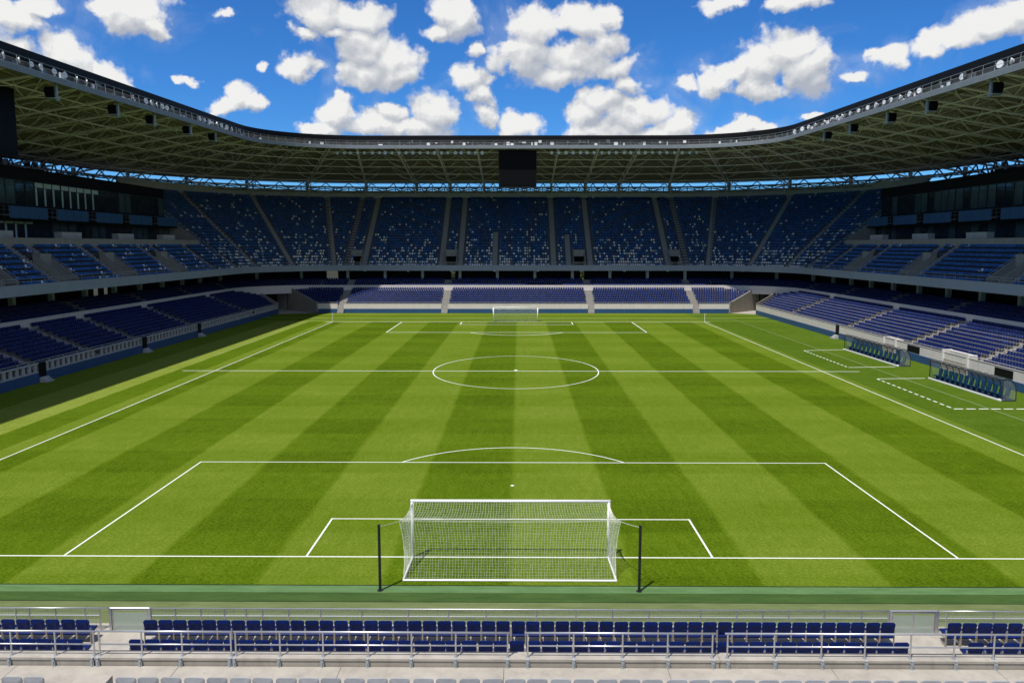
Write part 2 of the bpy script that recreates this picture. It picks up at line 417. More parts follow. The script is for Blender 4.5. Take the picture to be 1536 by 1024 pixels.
# aisles: rays outward
rays = []
for x in (-37.3,-33.5,-16.5,-12.5,-4.9,8.0,11.3,16.0,33.0,37.0): rays.append(((x, UY), (0,1), 0, ROWS))
rays[4] = ((-4.9, UY), (0,1), 0, 13); rays[6] = ((11.3, UY), (0,1), 0, 12)
for a in (8, 26, 50, 74):   # corner aisles, angle from the side normal
    A = R(a)
    rays.append(((UX0+UR-UR*math.cos(A), UY-UR+UR*math.sin(A)), (-math.cos(A), math.sin(A)), 0, ROWS))
    rays.append(((UX1-UR+UR*math.cos(A), UY-UR+UR*math.sin(A)), (math.cos(A), math.sin(A)), 0, ROWS))
for v in vom_l:
    for s in (-1,1): rays.append(((UX0, v+s*(VW+.7)), (-1,0), 0, SIDE_ROWS))
for v in vom_r:
    for s in (-1,1): rays.append(((UX1, v+s*(VW+.7)), (1,0), 0, SIDE_ROWS))
rays.append(((UX0, 146.5), (-1,0), 0, SIDE_ROWS)); rays.append(((UX1, 149), (1,0), 0, SIDE_ROWS))
for (B, N, i0, i1) in rays:
    b = MB(); T = (N[1], -N[0]); fr = lambda a, o: (B[0]+T[0]*a+N[0]*o, B[1]+T[1]*a+N[1]*o)
    for i in range(i0, i1):
        o = .35+i*TR; z = UZ+i*RISE
        if i < 5 and in_vom((B[0]+N[0]*.01, B[1])): continue
        b.fbox(fr, -.55, .55, o, o+TR*.5, z-.02, z+.05); b.fbox(fr, -.55, .55, o+TR*.5, o+TR-.02, z-.02, z+RISE*.5); b.fbox(fr, -.55, .55, o+TR-.019, o+TR-.004, z-.02, z+RISE-.003)
    if b.v: b.build('aisle_stair', M['darkstair'], up)
# stair mouths
def vomitory(B, N):
    T = (N[1], -N[0]); fr = lambda a, o: (B[0]+T[0]*a+N[0]*o, B[1]+T[1]*a+N[1]*o)
    w = MB()
    for s in (-1, 1):
        prof = [(.35, 8.9), (.35, 9.9)] + [(.35+5*TR, UZ+5*RISE+.9), (.35+5*TR, 8.9)]
        a0, a1 = (s*VW, s*(VW-.16))
        f0 = lambda o, z: (*fr(a0, o), z); f1 = lambda o, z: (*fr(a1, o), z); w.prism(prof, f0, f1)
    w.fbox(fr, -VW+.16, VW-.16, .35+4*TR, .35+5*TR, 11.35, UZ+5*RISE+.85)
    w.fbox(fr, -VW+.16, VW-.16, .3, .35+5*TR+3, 8.85, 8.98)
    o_ = w.build('stair_mouth', M['darkstair'], up)
    d = MB(); d.fbox(fr, -VW+.17, VW-.17, .35+5*TR+.4, .35+5*TR+.5, 8.98, 11.34); d.build('dark_opening', M['dark'], o_)
    r = MB()
    for z in (9.9, 10.15): r.tube((*fr(-VW+.1,.6), z), (*fr(VW-.1,.6), z), .03)
    for s in (-1, 1):
        pts = [(*fr(s*(VW-.08), o), 9.9 + max(0,(o-.4))*.72 + .35) for o in (.4, 1.4, 2.4, 3.6, 4.3)]
        r.path(pts, .03, 5)
    r.build('hand_rail', M['galv'], o_)
for x in vom_f: vomitory((x, UY), (0,1))
for y in vom_l: vomitory((UX0, y), (-1,0))
for y in vom_r: vomitory((UX1, y), (1,0))
# front rail of the tier
rl = MB()
RP = upath(UX0, UX1, UY, UR, UY0, na=18, step=2.6)
for p, q in zip(RP[:-1], RP[1:]):
    for z in (9.85, 10.15):
        rl.tube((p[0][0]+p[1][0]*.15, p[0][1]+p[1][1]*.15, z), (q[0][0]+q[1][0]*.15, q[0][1]+q[1][1]*.15, z), .022, 4)
    rl.tube((p[0][0]+p[1][0]*.15, p[0][1]+p[1][1]*.15, 9.5), (p[0][0]+p[1][0]*.15, p[0][1]+p[1][1]*.15, 10.15), .025, 4)
rl.build('front_rail', M['beam'], up)
# seats of the tier
ar = [((r[0]), (r[1])) for r in rays]
for i in range(ROWS):
    o = .35+i*TR+.42; z = UZ+i*RISE
    parts = ('l','a','f','b','r') if i < SIDE_ROWS else ('a','f','b')
    for (P, T, N) in walk(UX0, UX1, UY, UR, 72, o, .5, parts):
        base = (P[0]-N[0]*o, P[1]-N[1]*o)
        if i < 6 and in_vom(base): continue
        skip = False
        for (B, Nn, i0, i1) in rays:
            if i0 <= i < i1:
                dx, dy = P[0]-B[0], P[1]-B[1]
                if dx*Nn[0]+dy*Nn[1] > -1 and abs(dx*Nn[1]-dy*Nn[0]) < .8: skip = True; break
        if skip: continue
        u = random.random(); side = P[1] < UY-UR
        pw = (.50*math.exp(-i/4.8)+.022) if not side else .05
        if P[0] > 0 and side: pw = .012
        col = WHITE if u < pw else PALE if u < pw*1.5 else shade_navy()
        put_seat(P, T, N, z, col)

# ------------------------------------------------------------------ lower stands
ZB, RS = 1.2, .315
FR = {'far': lambda a, o: (a, 163.4+o), 'left': lambda a, o: (-48.4-o, a), 'right': lambda a, o: (48.0+o, a)}
ENDS = {'far': lambda o: (-40.8-o, 43.3+o), 'left': lambda o: (45, 161.5+o), 'right': lambda o: (45, 160.5+o)}
AIS = {'far': (-36.1,-14.8,15.2,36.6), 'left': (146,121,103,91.5,80.5,69), 'right': (143,118.5,99.2,84,70.5)}
LAB = {'far': 'sunlit low stand of blue seats behind the distant goal with a white front wall',
       'left': 'shaded low stand of blue seats with a slotted grey balustrade along the shadowed touchline',
       'right': 'sunlit low stand of blue seats with a white wall behind the two bench shelters'}
NEAR_SEATS = []   # (P, T, N, z, label) on the sunny side, built one by one
stands = {}
for sd in ('far','left','right'):
    fr = FR[sd]; en = ENDS[sd]; st = empty('seating_stand'); tag(st, LAB[sd], 'stand', 'low stands round the pitch'); stands[sd] = st
    b = MB()
    for i in range(10):
        o = .2+i*.8; z = ZB+i*RS; a0, a1 = en(o)
        top = ZB+(i+1)*RS if i < 9 else z
        b.fbox(fr, a0, a1, o, o+.8, z-.6, z)
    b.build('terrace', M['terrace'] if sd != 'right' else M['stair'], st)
    gaps = [a for a in AIS[sd]] if sd == 'far' else []
    a0, a1 = en(0); cuts = sorted(gaps); segs = []; s0 = a0
    for c in cuts: segs.append((s0, c-.65)); s0 = c+.65
    segs.append((s0, a1))
    wl = MB(); bd = MB()
    for s, e in segs:
        if sd == 'left':
            # slotted balustrade: plinth, posts, rail
            wl.fbox(fr, s, e, 0, .2, 0, 1.12); wl.fbox(fr, s, e, -.03, .23, 1.86, 2.0)
            k = s+.3
            while k < e:
                if not any(abs(k-c) < .6 for c in AIS['left']): wl.fbox(fr, k, k+.42, 0, .16, 1.12, 1.86)
                k += 1.0
        else: wl.fbox(fr, s, e, 0, .2, .02, 1.95)
        k = s
        while k < e-.01:
            k2 = min(e, k+6.2); bd.fbox(fr, k, k2-.03, -.05, -.004, 0.015, .88 if sd != 'left' else 1.0); k = k2
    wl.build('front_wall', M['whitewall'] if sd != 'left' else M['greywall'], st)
    bd.build('base_board', M['board'], st)
    cp = MB()
    for s, e in segs:
        if sd != 'left': cp.fbox(fr, s, e, -.03, .23, 1.952, 2.0)
    if cp.v: cp.build('wall_coping', M['coping'], st)
    rl = MB()
    for s, e in segs:
        n = max(1, int((e-s)/2.6))
        for k in range(n+1): a = s+(e-s)*k/n; rl.tube((*fr(a,.12),1.99), (*fr(a,.12),2.22), .025, 5)
        rl.tube((*fr(s,.12),2.22), (*fr(e,.12),2.22), .03, 5)
    rl.build('wall_rail', M['galv'], st)
    for a in AIS[sd]:
        b = MB()
        for i in range(10):
            o = .2+i*.8; z = ZB+i*RS
            b.fbox(fr, a-.72, a+.72, o, o+.4, z, z+.04); b.fbox(fr, a-.72, a+.72, o+.4, o+.8, z, z+RS*.5+.03)
        if sd == 'far':
            for k in range(5): b.fbox(fr, a-.64, a+.64, -.9+.26*k, .2, .24*k if k else .01, .24*(k+1))
        b.build('aisle_stair', M['stair'], st)
    # end walls along the tunnel mouths
    for s in ((0,1) if sd == 'far' else (1,)):
        b = MB(); prof = [(0,.02),(0,2.3)] + [(.6, 2.35), (8.3, ZB+9*RS+1.1), (8.3,.02)]
        f0 = lambda o, z: (*fr(en(o)[s], o), z); dd = .25 if s else -.25
        f1 = lambda o, z: (*fr(en(o)[s]+dd, o), z); b.prism(prof, f0, f1)
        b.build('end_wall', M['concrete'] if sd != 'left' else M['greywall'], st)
    # seats
    for i in range(10):
        o = .2+i*.8+.42; z = ZB+i*RS; a0, a1 = en(o)
        a0 = max(a0, 62)+0 if sd != 'far' else a0
        n = int((a1-a0-.6)/.5)
        for k in range(n):
            a = a1-.4-.5*(k+.5) if sd != 'far' else a0+.4+.5*(k+.5)
            if any(abs(a-c) < .92 for c in AIS[sd]): continue
            P = fr(a, o); N = {'far':(0,1),'left':(-1,0),'right':(1,0)}[sd]; T = (N[1], -N[0])
            if sd == 'right' and ((84.8 < a < 98.4 and i < 5) or (71.3 < a < 83.2 and i < 6 and a > 75.2+1.25*i)):
                NEAR_SEATS.append((P, T, N, z, a, i)); continue
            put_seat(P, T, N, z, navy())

# gallery: the shaded rows, dividing wall and dark back wall under the upper tier
ga = empty('seating_gallery'); tag(ga, 'shaded gallery of blue seats under the overhang with a pale dividing wall in front', 'seating gallery')
GP = upath(-48.4, 48.0, 163.4, 6.0, 45, na=12)
b = MB(); b.sweep(GP, [(8.3,3.6),(8.3,5.3),(8.55,5.3),(8.55,3.6)], closed=True); b.build('dividing_wall', M['whitewall'], ga)
b = MB()
prof = [(8.55,4.75)]
for k in range(4): prof += [(8.55+.8*(k+1), 4.75+.38*k), (8.55+.8*(k+1), 4.75+.38*(k+1))]
prof += [(14.2, 4.75+.38*4)]
b.sweep(GP, prof); b.build('terrace', M['terrace'], ga, recalc=False)
gap_x = [(-49.5,-46.6),(-42.2,-39.7),(-14.6,-13.7),(14.0,14.8)]
bx = [x for g_ in gap_x for x in g_]
GPb = upath(-62.6, 62.2, 177.6, 20.2, 45, extra_x=bx, extra_y=(118,119.2,121,122), na=12)
b = MB()
def skg(j):
    m_ = mid(j, GPb)
    if m_[1] > 177.5: return any(g0 < m_[0] < g1 for g0, g1 in gap_x)
    return m_[0] < -60 and (118 < m_[1] < 119.2 or 121 < m_[1] < 122)
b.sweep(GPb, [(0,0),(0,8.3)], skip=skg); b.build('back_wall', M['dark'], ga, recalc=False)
cpos = walk(-48.4, 48.0, 163.4, 6.0, 60, 12.4, 8.2)
for (P, T, N) in cpos:
    b = MB(); b.box(P[0]-.3, P[1]-.3, 4.8, P[0]+.3, P[1]+.3, 8.31); b.build('column', M['beam'], ga)
for k in range(4):
    o = 8.55+.8*k+.42
    for j, (P, T, N) in enumerate(walk(-48.4, 48.0, 163.4, 6.0, 66, o, .5)):
        if abs(N[0]) > .9 and (P[1] % 17.5) < 1.6: continue
        if N[1] > .9 and any(abs(P[0]-c) < .8 for c in AIS['far']): continue
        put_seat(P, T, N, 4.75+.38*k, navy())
b = MB()      # little lights along the ceiling edge
for (P, T, N) in walk(-48.4, 48.0, 163.4, 6.0, 60, 11.0, 9.4): b.box(P[0]-.25, P[1]-.12, 8.14, P[0]+.25, P[1]+.12, 8.3)
b.build('ceiling_lamp_row', M['lampwhite'], ga)

# tunnels in the two corners
for sx, c0, lab in ((-1, (-41.2,163.4), 'shaded concrete tunnel mouth cut through the corner of the stands beside the dark touchline'), (1, (43.6,163.4), 'sunlit concrete tunnel mouth cut through the corner of the stands beside the bench side')):
    t = empty('tunnel_entrance'); tag(t, lab, 'tunnel', 'corner tunnels')
    dx = sx
    b = MB()
    for (w0, e0) in ((c0, 1), ((sx*48.4 if sx < 0 else 48.0, 161.2 if sx < 0 else 160.2), -1)):
        x0, y0 = w0[0]+dx*8.5, w0[1]+8.5; x1, y1 = w0[0]+dx*15, w0[1]+15
        nx, ny = .12*e0, -.12*e0*dx
        b.hexa([(x0,y0,.02),(x0+nx*2,y0+ny*2*-1,.02),(x1+nx*2,y1-ny*2,.02),(x1,y1,.02),(x0,y0,4.7),(x0+nx*2,y0-ny*2,4.7),(x1+nx*2,y1-ny*2,4.7),(x1,y1,4.7)])
    b.build('side_wall', M['greywall'], t)
    b = MB(); cx, cy = (sx*45.0+ (1 if sx>0 else 0), 163.0)
    b.poly([(c0[0],163.4,.012),(c0[0]+dx*16,179.4,.012),(c0[0]+dx*24,175,.012),(sx*48.2,160.8,.012)]); b.build('tunnel_floor', M['coping'], t, recalc=False)
    b = MB(); b.box(min(sx*52,sx*66), 176.5, .02, max(sx*52,sx*66), 176.7, 4.7); b.build('dark_back', M['dark'], t)

# ------------------------------------------------------------------ glazed hospitality buildings on both sides
def building(sx, X, lab, pale_hi, pale_lo):
    fr = lambda a, o: (X+sx*o, a)
    bd = empty('hospitality_building'); tag(bd, lab, 'building', 'glazed boxes above the side tiers')
    Y0, Y1 = 48, 153.4; o8 = .35+SIDE_ROWS*TR
    b = MB(); b.fbox(fr, Y0, Y1, o8+.02, o8+.2, 13.0, 14.75); b.build('parapet', M['concrete'], bd)
    for k in range(5):
        a = 78+k*15.5; q = MB(); q.fbox(fr, a, a+5.0, o8+.9, o8+1.9, 14.0, 15.6); q.build('service_counter', M['greywall'], bd)
    b = MB(); b.fbox(fr, Y0, Y1, o8+.2, 13.2, 13.6, 14.0); b.fbox(fr, Y0, Y1, 10.6, 13.2, 17.05, 17.3); b.fbox(fr, Y0, Y1, 13.0, 30, 23.9, 24.3)
    b.build('floor_slab', M['dark'], bd)
    b = MB(); b.fbox(fr, Y0, Y1, 13.0, 13.25, 22.55, 23.9); b.fbox(fr, Y0, Y1, 12.9, 13.25, 18.9, 19.25); b.fbox(fr, Y1-.3, Y1, 13.25, 30, 14, 23.9); b.fbox(fr, Y0, Y1, 29.8, 30, 0, 23.9)
    b.fbox(fr, Y0, Y1, 12.9, 13.2, 17.3, 18.9)
    b.build('dark_cladding', M['black'], bd)
    # balcony front in lengths of blue cloth with railed gaps
    a = Y1-.8
    while a > Y0+9:
        b = MB(); n = 4
        for k in range(n):
            s = a-8.2+8.2*k/n; b.fbox(fr, s+.02, s+8.2/n-.02, 10.3, 10.42, 17.3, 18.85)
        b.build('balcony_front', M['blueband'], bd)
        r = MB()
        for z in (17.75, 18.3, 18.8): r.tube((*fr(a-8.2,10.36), z), (*fr(a-10.5,10.36), z), .03, 5)
        for q in (8.3, 9.3, 10.4): r.tube((*fr(a-q,10.36),17.3), (*fr(a-q,10.36),18.8), .03, 5)
        r.fbox(fr, a-10.2, a-8.6, 9.9, 10.3, 17.55, 17.65)
        r.build('balcony_rail', M['lampdark'], bd)
        a -= 10.5
    # windows: bays of five lights with a transom
    def bay(a0, a1, o, z0, z1, nl, pale, hz=.22):
        f = MB(); wv = .07
        for k in range(nl+1): a = a0+(a1-a0)*k/nl; f.fbox(fr, a-wv/2, a+wv/2, o-.08, o+.05, z0, z1)
        f.fbox(fr, a0, a1, o-.07, o+.04, z0-.06, z0+.03); f.fbox(fr, a0, a1, o-.07, o+.04, z1-.03, z1+.06)
        zt = z1-(z1-z0)*hz; f.fbox(fr, a0, a1, o-.065, o+.04, zt-.03, zt+.03)
        w = f.build('window', M['frame'], bd)
        g_ = MB()
        for k in range(nl):
            s, e = a0+(a1-a0)*k/nl, a0+(a1-a0)*(k+1)/nl; d = (a1-a0)/nl
            if pale(s):
                g_.fbox(fr, s, e, o, o+.02, zt, z1, 1)
                g_.fbox(fr, s, s+d*.28, o, o+.02, z0, zt, 1); g_.fbox(fr, s+d*.28, e, o, o+.02, z0, zt, 0)
            else: g_.fbox(fr, s, e, o, o+.02, z0, z1, 2 if random.random() < .4 else 0)
        g_.build('pane', [M['darkglass'], M['paleglass'], M['midglass']], w)
    a = Y1-.4
    while a > 60:
        bay(a-8.4, a, 13.05, 19.28, 22.5, 4, pale_hi); bay(a-8.4, a, 12.2, 14.0, 17.0, 4, pale_lo, .12); a -= 8.55
building(-1, UX0, 'dark glazed building with blue balcony fronts and a few pale blinds over the shaded stand', lambda a: 111 < a < 129 or a < 92, lambda a: 98 < a < 110)
building(1, UX1, 'dark glazed building with blue balcony fronts over the tier behind the bench shelters', lambda a: False, lambda a: False)

# ------------------------------------------------------------------ roof
RX0, RX1, RYF, RR, RY0 = -48.8, 49.0, 163.7, 19.0, 40.0
ze = lambda B: 33.1+(min(B[1], RYF)-77)*.0282
RPATH = upath(RX0, RX1, RYF, RR, RY0, na=14, step=6)
rf = empty('stadium_roof'); tag(rf, 'khaki steel cantilever roof with a black rim running round three sides of the ground', 'roof')
RD = 36.0
b = MB(); b.sweep(RPATH, [(.9,-1.0),(RD,-6.5),(RD,-6.2),(.9,-.7)], closed=True, zf=ze, caps=True); b.build('roof_deck', M['deck'], rf)
b = MB(); b.sweep(RPATH, [(.3,-1.0),(.3,.06),(.9,.06),(.9,-1.0)], closed=True, zf=ze, caps=True); b.build('rim_band', M['black'], rf)
b = MB(); b.sweep(RPATH, [(.62,-1.95),(.62,-1.0)], zf=ze); b.build('gutter_panel', M['gutter'], rf, recalc=False)
b = MB(); b.sweep(RPATH, [(-.55,-2.02),(-.55,-1.95),(.9,-1.95),(.9,-2.02)], closed=True, zf=ze, caps=True); b.build('catwalk', M['beam'], rf)
b = MB(); b.sweep(RPATH, [(-.62,-2.62),(-.62,-2.02),(-.4,-2.02),(-.4,-2.62)], closed=True, zf=ze, caps=True); b.build('edge_beam', M['edge_grey'], rf)
fine = upath(RX0, RX1, RYF, RR, RY0, na=14, step=2.1)
b = MB()
for (B, N) in fine:
    z = ze(B); b.tube((B[0]-N[0]*.5, B[1]-N[1]*.5, z-1.95), (B[0]-N[0]*.45, B[1]-N[1]*.45, z-1.0), .025, 4)
for (p, q) in zip(fine[:-1], fine[1:]):
    for dz in (-1.02, -1.45):
        b.tube((p[0][0]-p[1][0]*.5, p[0][1]-p[1][1]*.5, ze(p[0])+dz), (q[0][0]-q[1][0]*.5, q[0][1]-q[1][1]*.5, ze(q[0])+dz), .022, 4)
b.build('catwalk_rail', M['beam'], rf)
b = MB()                      # cable boxes and trays crowding the catwalk
for (B, N) in upath(RX0, RX1, RYF, RR, RY0, na=26, step=.8):
    if random.random() < .42:
        T = (N[1], -N[0]); z = ze(B); h = random.uniform(.12,.7); w = random.uniform(.08,.4); o0 = random.uniform(-.35,.4); lo = random.choice((-1.95,-1.95,-1.5))
        fr = lambda a, o: (B[0]+T[0]*a+N[0]*o, B[1]+T[1]*a+N[1]*o); b.fbox(fr, -w, w, o0, o0+.18, z+lo, z+lo+h, random.choice((0,0,1,2)))
b.build('cable_boxes', [M['lampdark'], M['steel'], M['lampwhite']], rf)
# purlins along the roof at the level of the bottom chords and close under the deck
zb = lambda o: -2.4 - o*5.6/RD        # bottom chord
zt = lambda o: -1.05 - o*5.5/RD       # just under the deck
for o in (3.5, 9, 15, 21.5, 28, 34.5):
    b = MB()
    for p, q in zip(RPATH[:-1], RPATH[1:]):
        b.tube((p[0][0]+p[1][0]*o, p[0][1]+p[1][1]*o, ze(p[0])+zb(o)), (q[0][0]+q[1][0]*o, q[0][1]+q[1][1]*o, ze(q[0])+zb(o)), .09, 6)
    b.build('purlin', M['steel'], rf)
b = MB()
for o in np.arange(1.8, RD, 2.4):
    b.sweep(RPATH, [(o-.05, zt(o)-.2), (o-.05, zt(o)+.05), (o+.05, zt(o)+.05), (o+.05, zt(o)-.2)], closed=True, zf=ze)
b.build('deck_joist', M['joist'], rf)
tpos = []
for parts, sp in ((('l',),8.2), (('a',),8.0), (('f',),8.2), (('b',),8.0), (('r',),8.2)):
    for (P, T, N) in walk(RX0, RX1, RYF, RR, RY0, 0 if parts[0] not in 'ab' else 12, sp, parts):
        if parts[0] in 'ab': P = (P[0]-N[0]*12, P[1]-N[1]*12)
        tpos.append((P, T, N))
for (P, T, N) in tpos:
    z0 = ze(P); b = MB(); pt = lambda o, z, a=0: (P[0]+N[0]*o+T[0]*a, P[1]+N[1]*o+T[1]*a, z0+z)
    # doubled bottom chord, top chord
    b.tube(pt(-.4,-2.3), pt(34.5, zb(34.5)-.1), .165, 8); b.tube(pt(.9, zt(.9)-.1), pt(35.5, zt(35.5)-.1), .13, 6)
    os_ = (1.2, 6, 11, 16, 21.5, 27, 34)
    for k in range(len(os_)-1):
        a, c = os_[k], os_[k+1]; m_ = (a+c)/2
        b.tube(pt(a, zb(a)), pt(m_, zt(m_)-.1), .07, 5); b.tube(pt(m_, zt(m_)-.1), pt(c, zb(c)), .07, 5)
        # spreading bracing to both neighbours, gently bowed
        for s in (-1, 1):
            q = []
            for u in (0, .35, .7, 1): q.append(pt(c + (m_-c)*.4*u, zb(c)+(zt(c)-zb(c))*u + .25*math.sin(PI*u)*0, s*3.6*(u**.7)))
            b.path(q, .058, 4)
            if k % 2 == 0:
                b.path([pt(c, zb(c)), pt(c+(os_[k]-c)*.5, (zb(c)+zt(c))/2-.35, s*2.1), pt(a, zt(a)-.15, s*4.0)], .058, 4)
    # rear post and raking struts
    b.tube(pt(34.5, zb(34.5)), pt(27, zb(27)-1.9-.3), .10, 6); b.tube(pt(34.5,-11.5), pt(27, zb(27)), .09, 6)
    b.build('truss', M['steel'], rf)
    c = MB()
    x, y, zz = pt(34.6, 0)
    c.box(x-.3, y-.3, 24.2, x+.3, y+.3, z0+zb(34.5)+.9); c.build('column', M['beam'], rf)
# open lattice girder all round the back, the sky shows through it
b = MB(); lat = upath(RX0, RX1, RYF, RR, RY0, na=30, step=1.5); o = 34.9
Q = lambda s, z: (s[0][0]+s[1][0]*o, s[0][1]+s[1][1]*o, z)
for k, (p, q) in enumerate(zip(lat[:-1], lat[1:])):
    hi0, hi1 = ze(p[0])+zb(o)+.2, ze(q[0])+zb(o)+.2
    lo = 26.9 if p[0][1] > RYF-RR else 24.6
    lo_q = 26.9 if q[0][1] > RYF-RR else 24.6
    for f_ in (0, .45, 1): b.tube(Q(p, lo+(hi0-lo)*f_), Q(q, lo_q+(hi1-lo_q)*f_), .06, 4)
    md = lambda s, l, h: Q(s, l+(h-l)*.45)
    if k % 2: b.tube(Q(p, lo), md(q, lo_q, hi1), .14, 4); b.tube(md(p, lo, hi0), Q(q, hi1), .14, 4)
    else: b.tube(md(p, lo, hi0), Q(q, lo_q), .14, 4); b.tube(Q(p, hi0), md(q, lo_q, hi1), .14, 4)
    b.tube(Q(p, lo), Q(p, hi0), .14, 4)
b.build('lattice_girder', M['frame'], rf)
b = MB(); rr_ = random.Random(5)        # louvred screens between the rear posts along both sides
for k, (p, q) in enumerate(zip(lat[:-1], lat[1:])):
    if p[0][1] > RYF-RR: 
        continue
    if rr_.random() < .22: continue
    o = 35.4; hi = min(ze(p[0]), ze(q[0]))-6.4; lo = 24.4 if p[0][1] <= RYF-RR else 26.8
    z = lo+ (hi-lo)*rr_.choice((0,0,.2)); z2 = hi-(hi-lo)*rr_.choice((0,0,.25,.4))
    b.hexa([Q(p,z),Q(q,z),(Q(q,z)[0]+q[1][0]*.06,Q(q,z)[1]+q[1][1]*.06,z),(Q(p,z)[0]+p[1][0]*.06,Q(p,z)[1]+p[1][1]*.06,z),Q(p,z2),Q(q,z2),(Q(q,z)[0]+q[1][0]*.06,Q(q,z)[1]+q[1][1]*.06,z2),(Q(p,z)[0]+p[1][0]*.06,Q(p,z)[1]+p[1][1]*.06,z2)])
b.build('louvre_screen', M['frame'], rf)
b = MB(); o = 32.2                       # second plane of steel just inside it
for k, (p, q) in enumerate(zip(lat[:-1], lat[1:])):
    h0, h1 = ze(p[0])-7.0, ze(q[0])-7.0; l0 = h0-2.2
    b.tube(Q(p,l0), Q(q,h1), .13, 4) if k % 2 else b.tube(Q(p,h0), Q(q,h1-2.2), .13, 4)
    for dz in (0, -1.1, -2.2): b.tube(Q(p,h0+dz), Q(q,h1+dz), .11, 4)
b.build('inner_girder', M['lampdark'], rf)

# ------------------------------------------------------------------ things hung from the roof
def scoreboard(lab, x0, y0, z0, x1, y1, z1, face, hang_z):
    t = empty('scoreboard', ((x0+x1)/2, (y0+y1)/2, 0)); tag(t, lab, 'scoreboard', 'black screens under the roof'); t.location = (0,0,0)
    b = MB(); b.box(x0, y0, z0, x1, y1, z1); b.build('casing', M['black'], t)
    s = MB()
    if face == 'y': s.box(x0+.25, y0-.06, z0+.25, x1-.25, y0-.003, z1-.25)
    else: s.box(x1+.003, y0+.25, z0+.25, x1+.06, y1-.25, z1-.25)
    s.build('screen', M['screen'], t)
    h = MB()
    if face == 'y':
        for x in (x0+.8, (x0+x1)/2, x1-.8): h.tube((x,(y0+y1)/2,z1-.01),(x,(y0+y1)/2,hang_z),.1,6)
    else:
        for y in (y0+1.2, (y0+y1)/2, y1-1.2): h.tube(((x0+x1)/2,y,z1-.01),((x0+x1)/2,y,hang_z),.1,6)
    h.build('hanger', M['beam'], t)
scoreboard('black unlit screen hanging from the middle of the roof above the distant goal', -3.7, 164.6, 25.6, 3.95, 165.5, 32.75, 'y', 34.0)
scoreboard('black unlit screen hanging under the roof above the shaded stand at the picture edge', -55.2, 74.0, 23.2, -54.2, 88.6, 30.6, 'x', 31.8)

def speaker_cabinet(b):
    prof = [(-.45,-.62),(.42,-.62),(.62,.1),(.5,.62),(-.5,.62)]
    b.prism(prof, lambda o,z: (o,-.55,z), lambda o,z: (o,.55,z))
def make_speaker(lab):
    t = empty('loudspeaker'); tag(t, lab, 'loudspeaker', 'loudspeakers hung under the roof rim')
    b = MB(); speaker_cabinet(b); b.build('cabinet', M['black'], t)
    b = MB(); b.box(-.72,-.2,-.95,-.5,.2,1.6); b.box(-.72,-.55,-.78,.5,.55,-.64); b.build('bracket', M['beam'], t)
    return t
spk = [(-1, 87.3), (-1, 100.5), (-1, 110.5), (-1, 122.5), (-1, 132.5), (1, 85.5), (1, 98.5), (1, 109), (1, 121), (1, 131)]
proto = None
for k, (s, y) in enumerate(spk):
    n_ = k % 5 + 1
    lab = f"black loudspeaker below the roof rim, {ordn(n_)} from the frame edge, on the {'shaded building' if s < 0 else 'bench shelter'} side"
    o = proto = make_speaker(lab) if proto is None else proto
    if k: o = copy_tree(proto); o['label'] = lab
    X = RX0-.6 if s < 0 else RX1+.6
    o.scale = (.88,)*3; o.location = (X, y, ze((0,y))-3.45); o.rotation_euler = (0,0, 0 if s > 0 else PI)

def make_floodlight(lab, grp):
    t = empty('floodlight'); tag(t, lab, 'floodlight', grp)
    b = MB(); n = 10
    b.tube((0,.28,.02), (0,-.02,0), .16, n, 0, .33); b.tube((0,-.02,0), (0,-.10,-.01), .33, n, 0, .35)
    b.build('lamp_housing', M['lampwhite'], t)
    b = MB(); b.box(-.38,.02,-.5,-.33,.12,.05); b.box(.33,.02,-.5,.38,.12,.05); b.box(-.38,.02,-.55,.38,.12,-.5); b.build('bracket', M['lampdark'], t)
    return t
fl0 = None
def place_flood(lab, grp, loc, rz, sc=1.):
    global fl0
    if fl0 is None: fl0 = make_floodlight(lab, grp); o = fl0
    else: o = copy_tree(fl0); o['label'] = lab; o['group'] = grp
    o.location = loc; o.rotation_euler = (R(-12), 0, rz); o.scale = (sc,)*3
    return o
for side, x0, x1, n in (('shaded building', -36.2, -6.9, 22), ('bench shelter', 6.9, 36.0, 21)):
    for k in range(n):
        x = x0+(x1-x0)*k/(n-1) + random.uniform(-.15,.15)
        j = n-k if x < 0 else k+1
        place_flood(f"white floodlight under the roof end, {ordn(j)} from the central screen towards the {side} side", 'row of floodlights under the roof end', (x, RYF+.65, ze((0,RYF))-3.3), 0, random.uniform(.85,1.05))
cl = {-1: [76.5,78.6,81,83,84.6,87,89,91.5,93.5,  108,109.6,111.3,113,114.4, 126,128,130,133,135,137.5,140,144], 1: [77,79.5,82.2,84,91,  100.5,103,105.5,108,110,112.5,115,118,121,124,126,127.6,131,135,138,141,145]}
for s in (-1, 1):
    for k, y in enumerate(cl[s]):
        X = RX0 if s < 0 else RX1; wh = 'shaded building' if s < 0 else 'bench shelter'
        place_flood(f"round floodlight on the roof rim, {ordn(k+1)} from the frame edge on the {wh} side", 'floodlights along the roof rim', (X+s*.02, y, ze((0,y))-1.33), (PI/2 if s < 0 else -PI/2) + random.uniform(-.5,.5), random.uniform(.8,1.15))

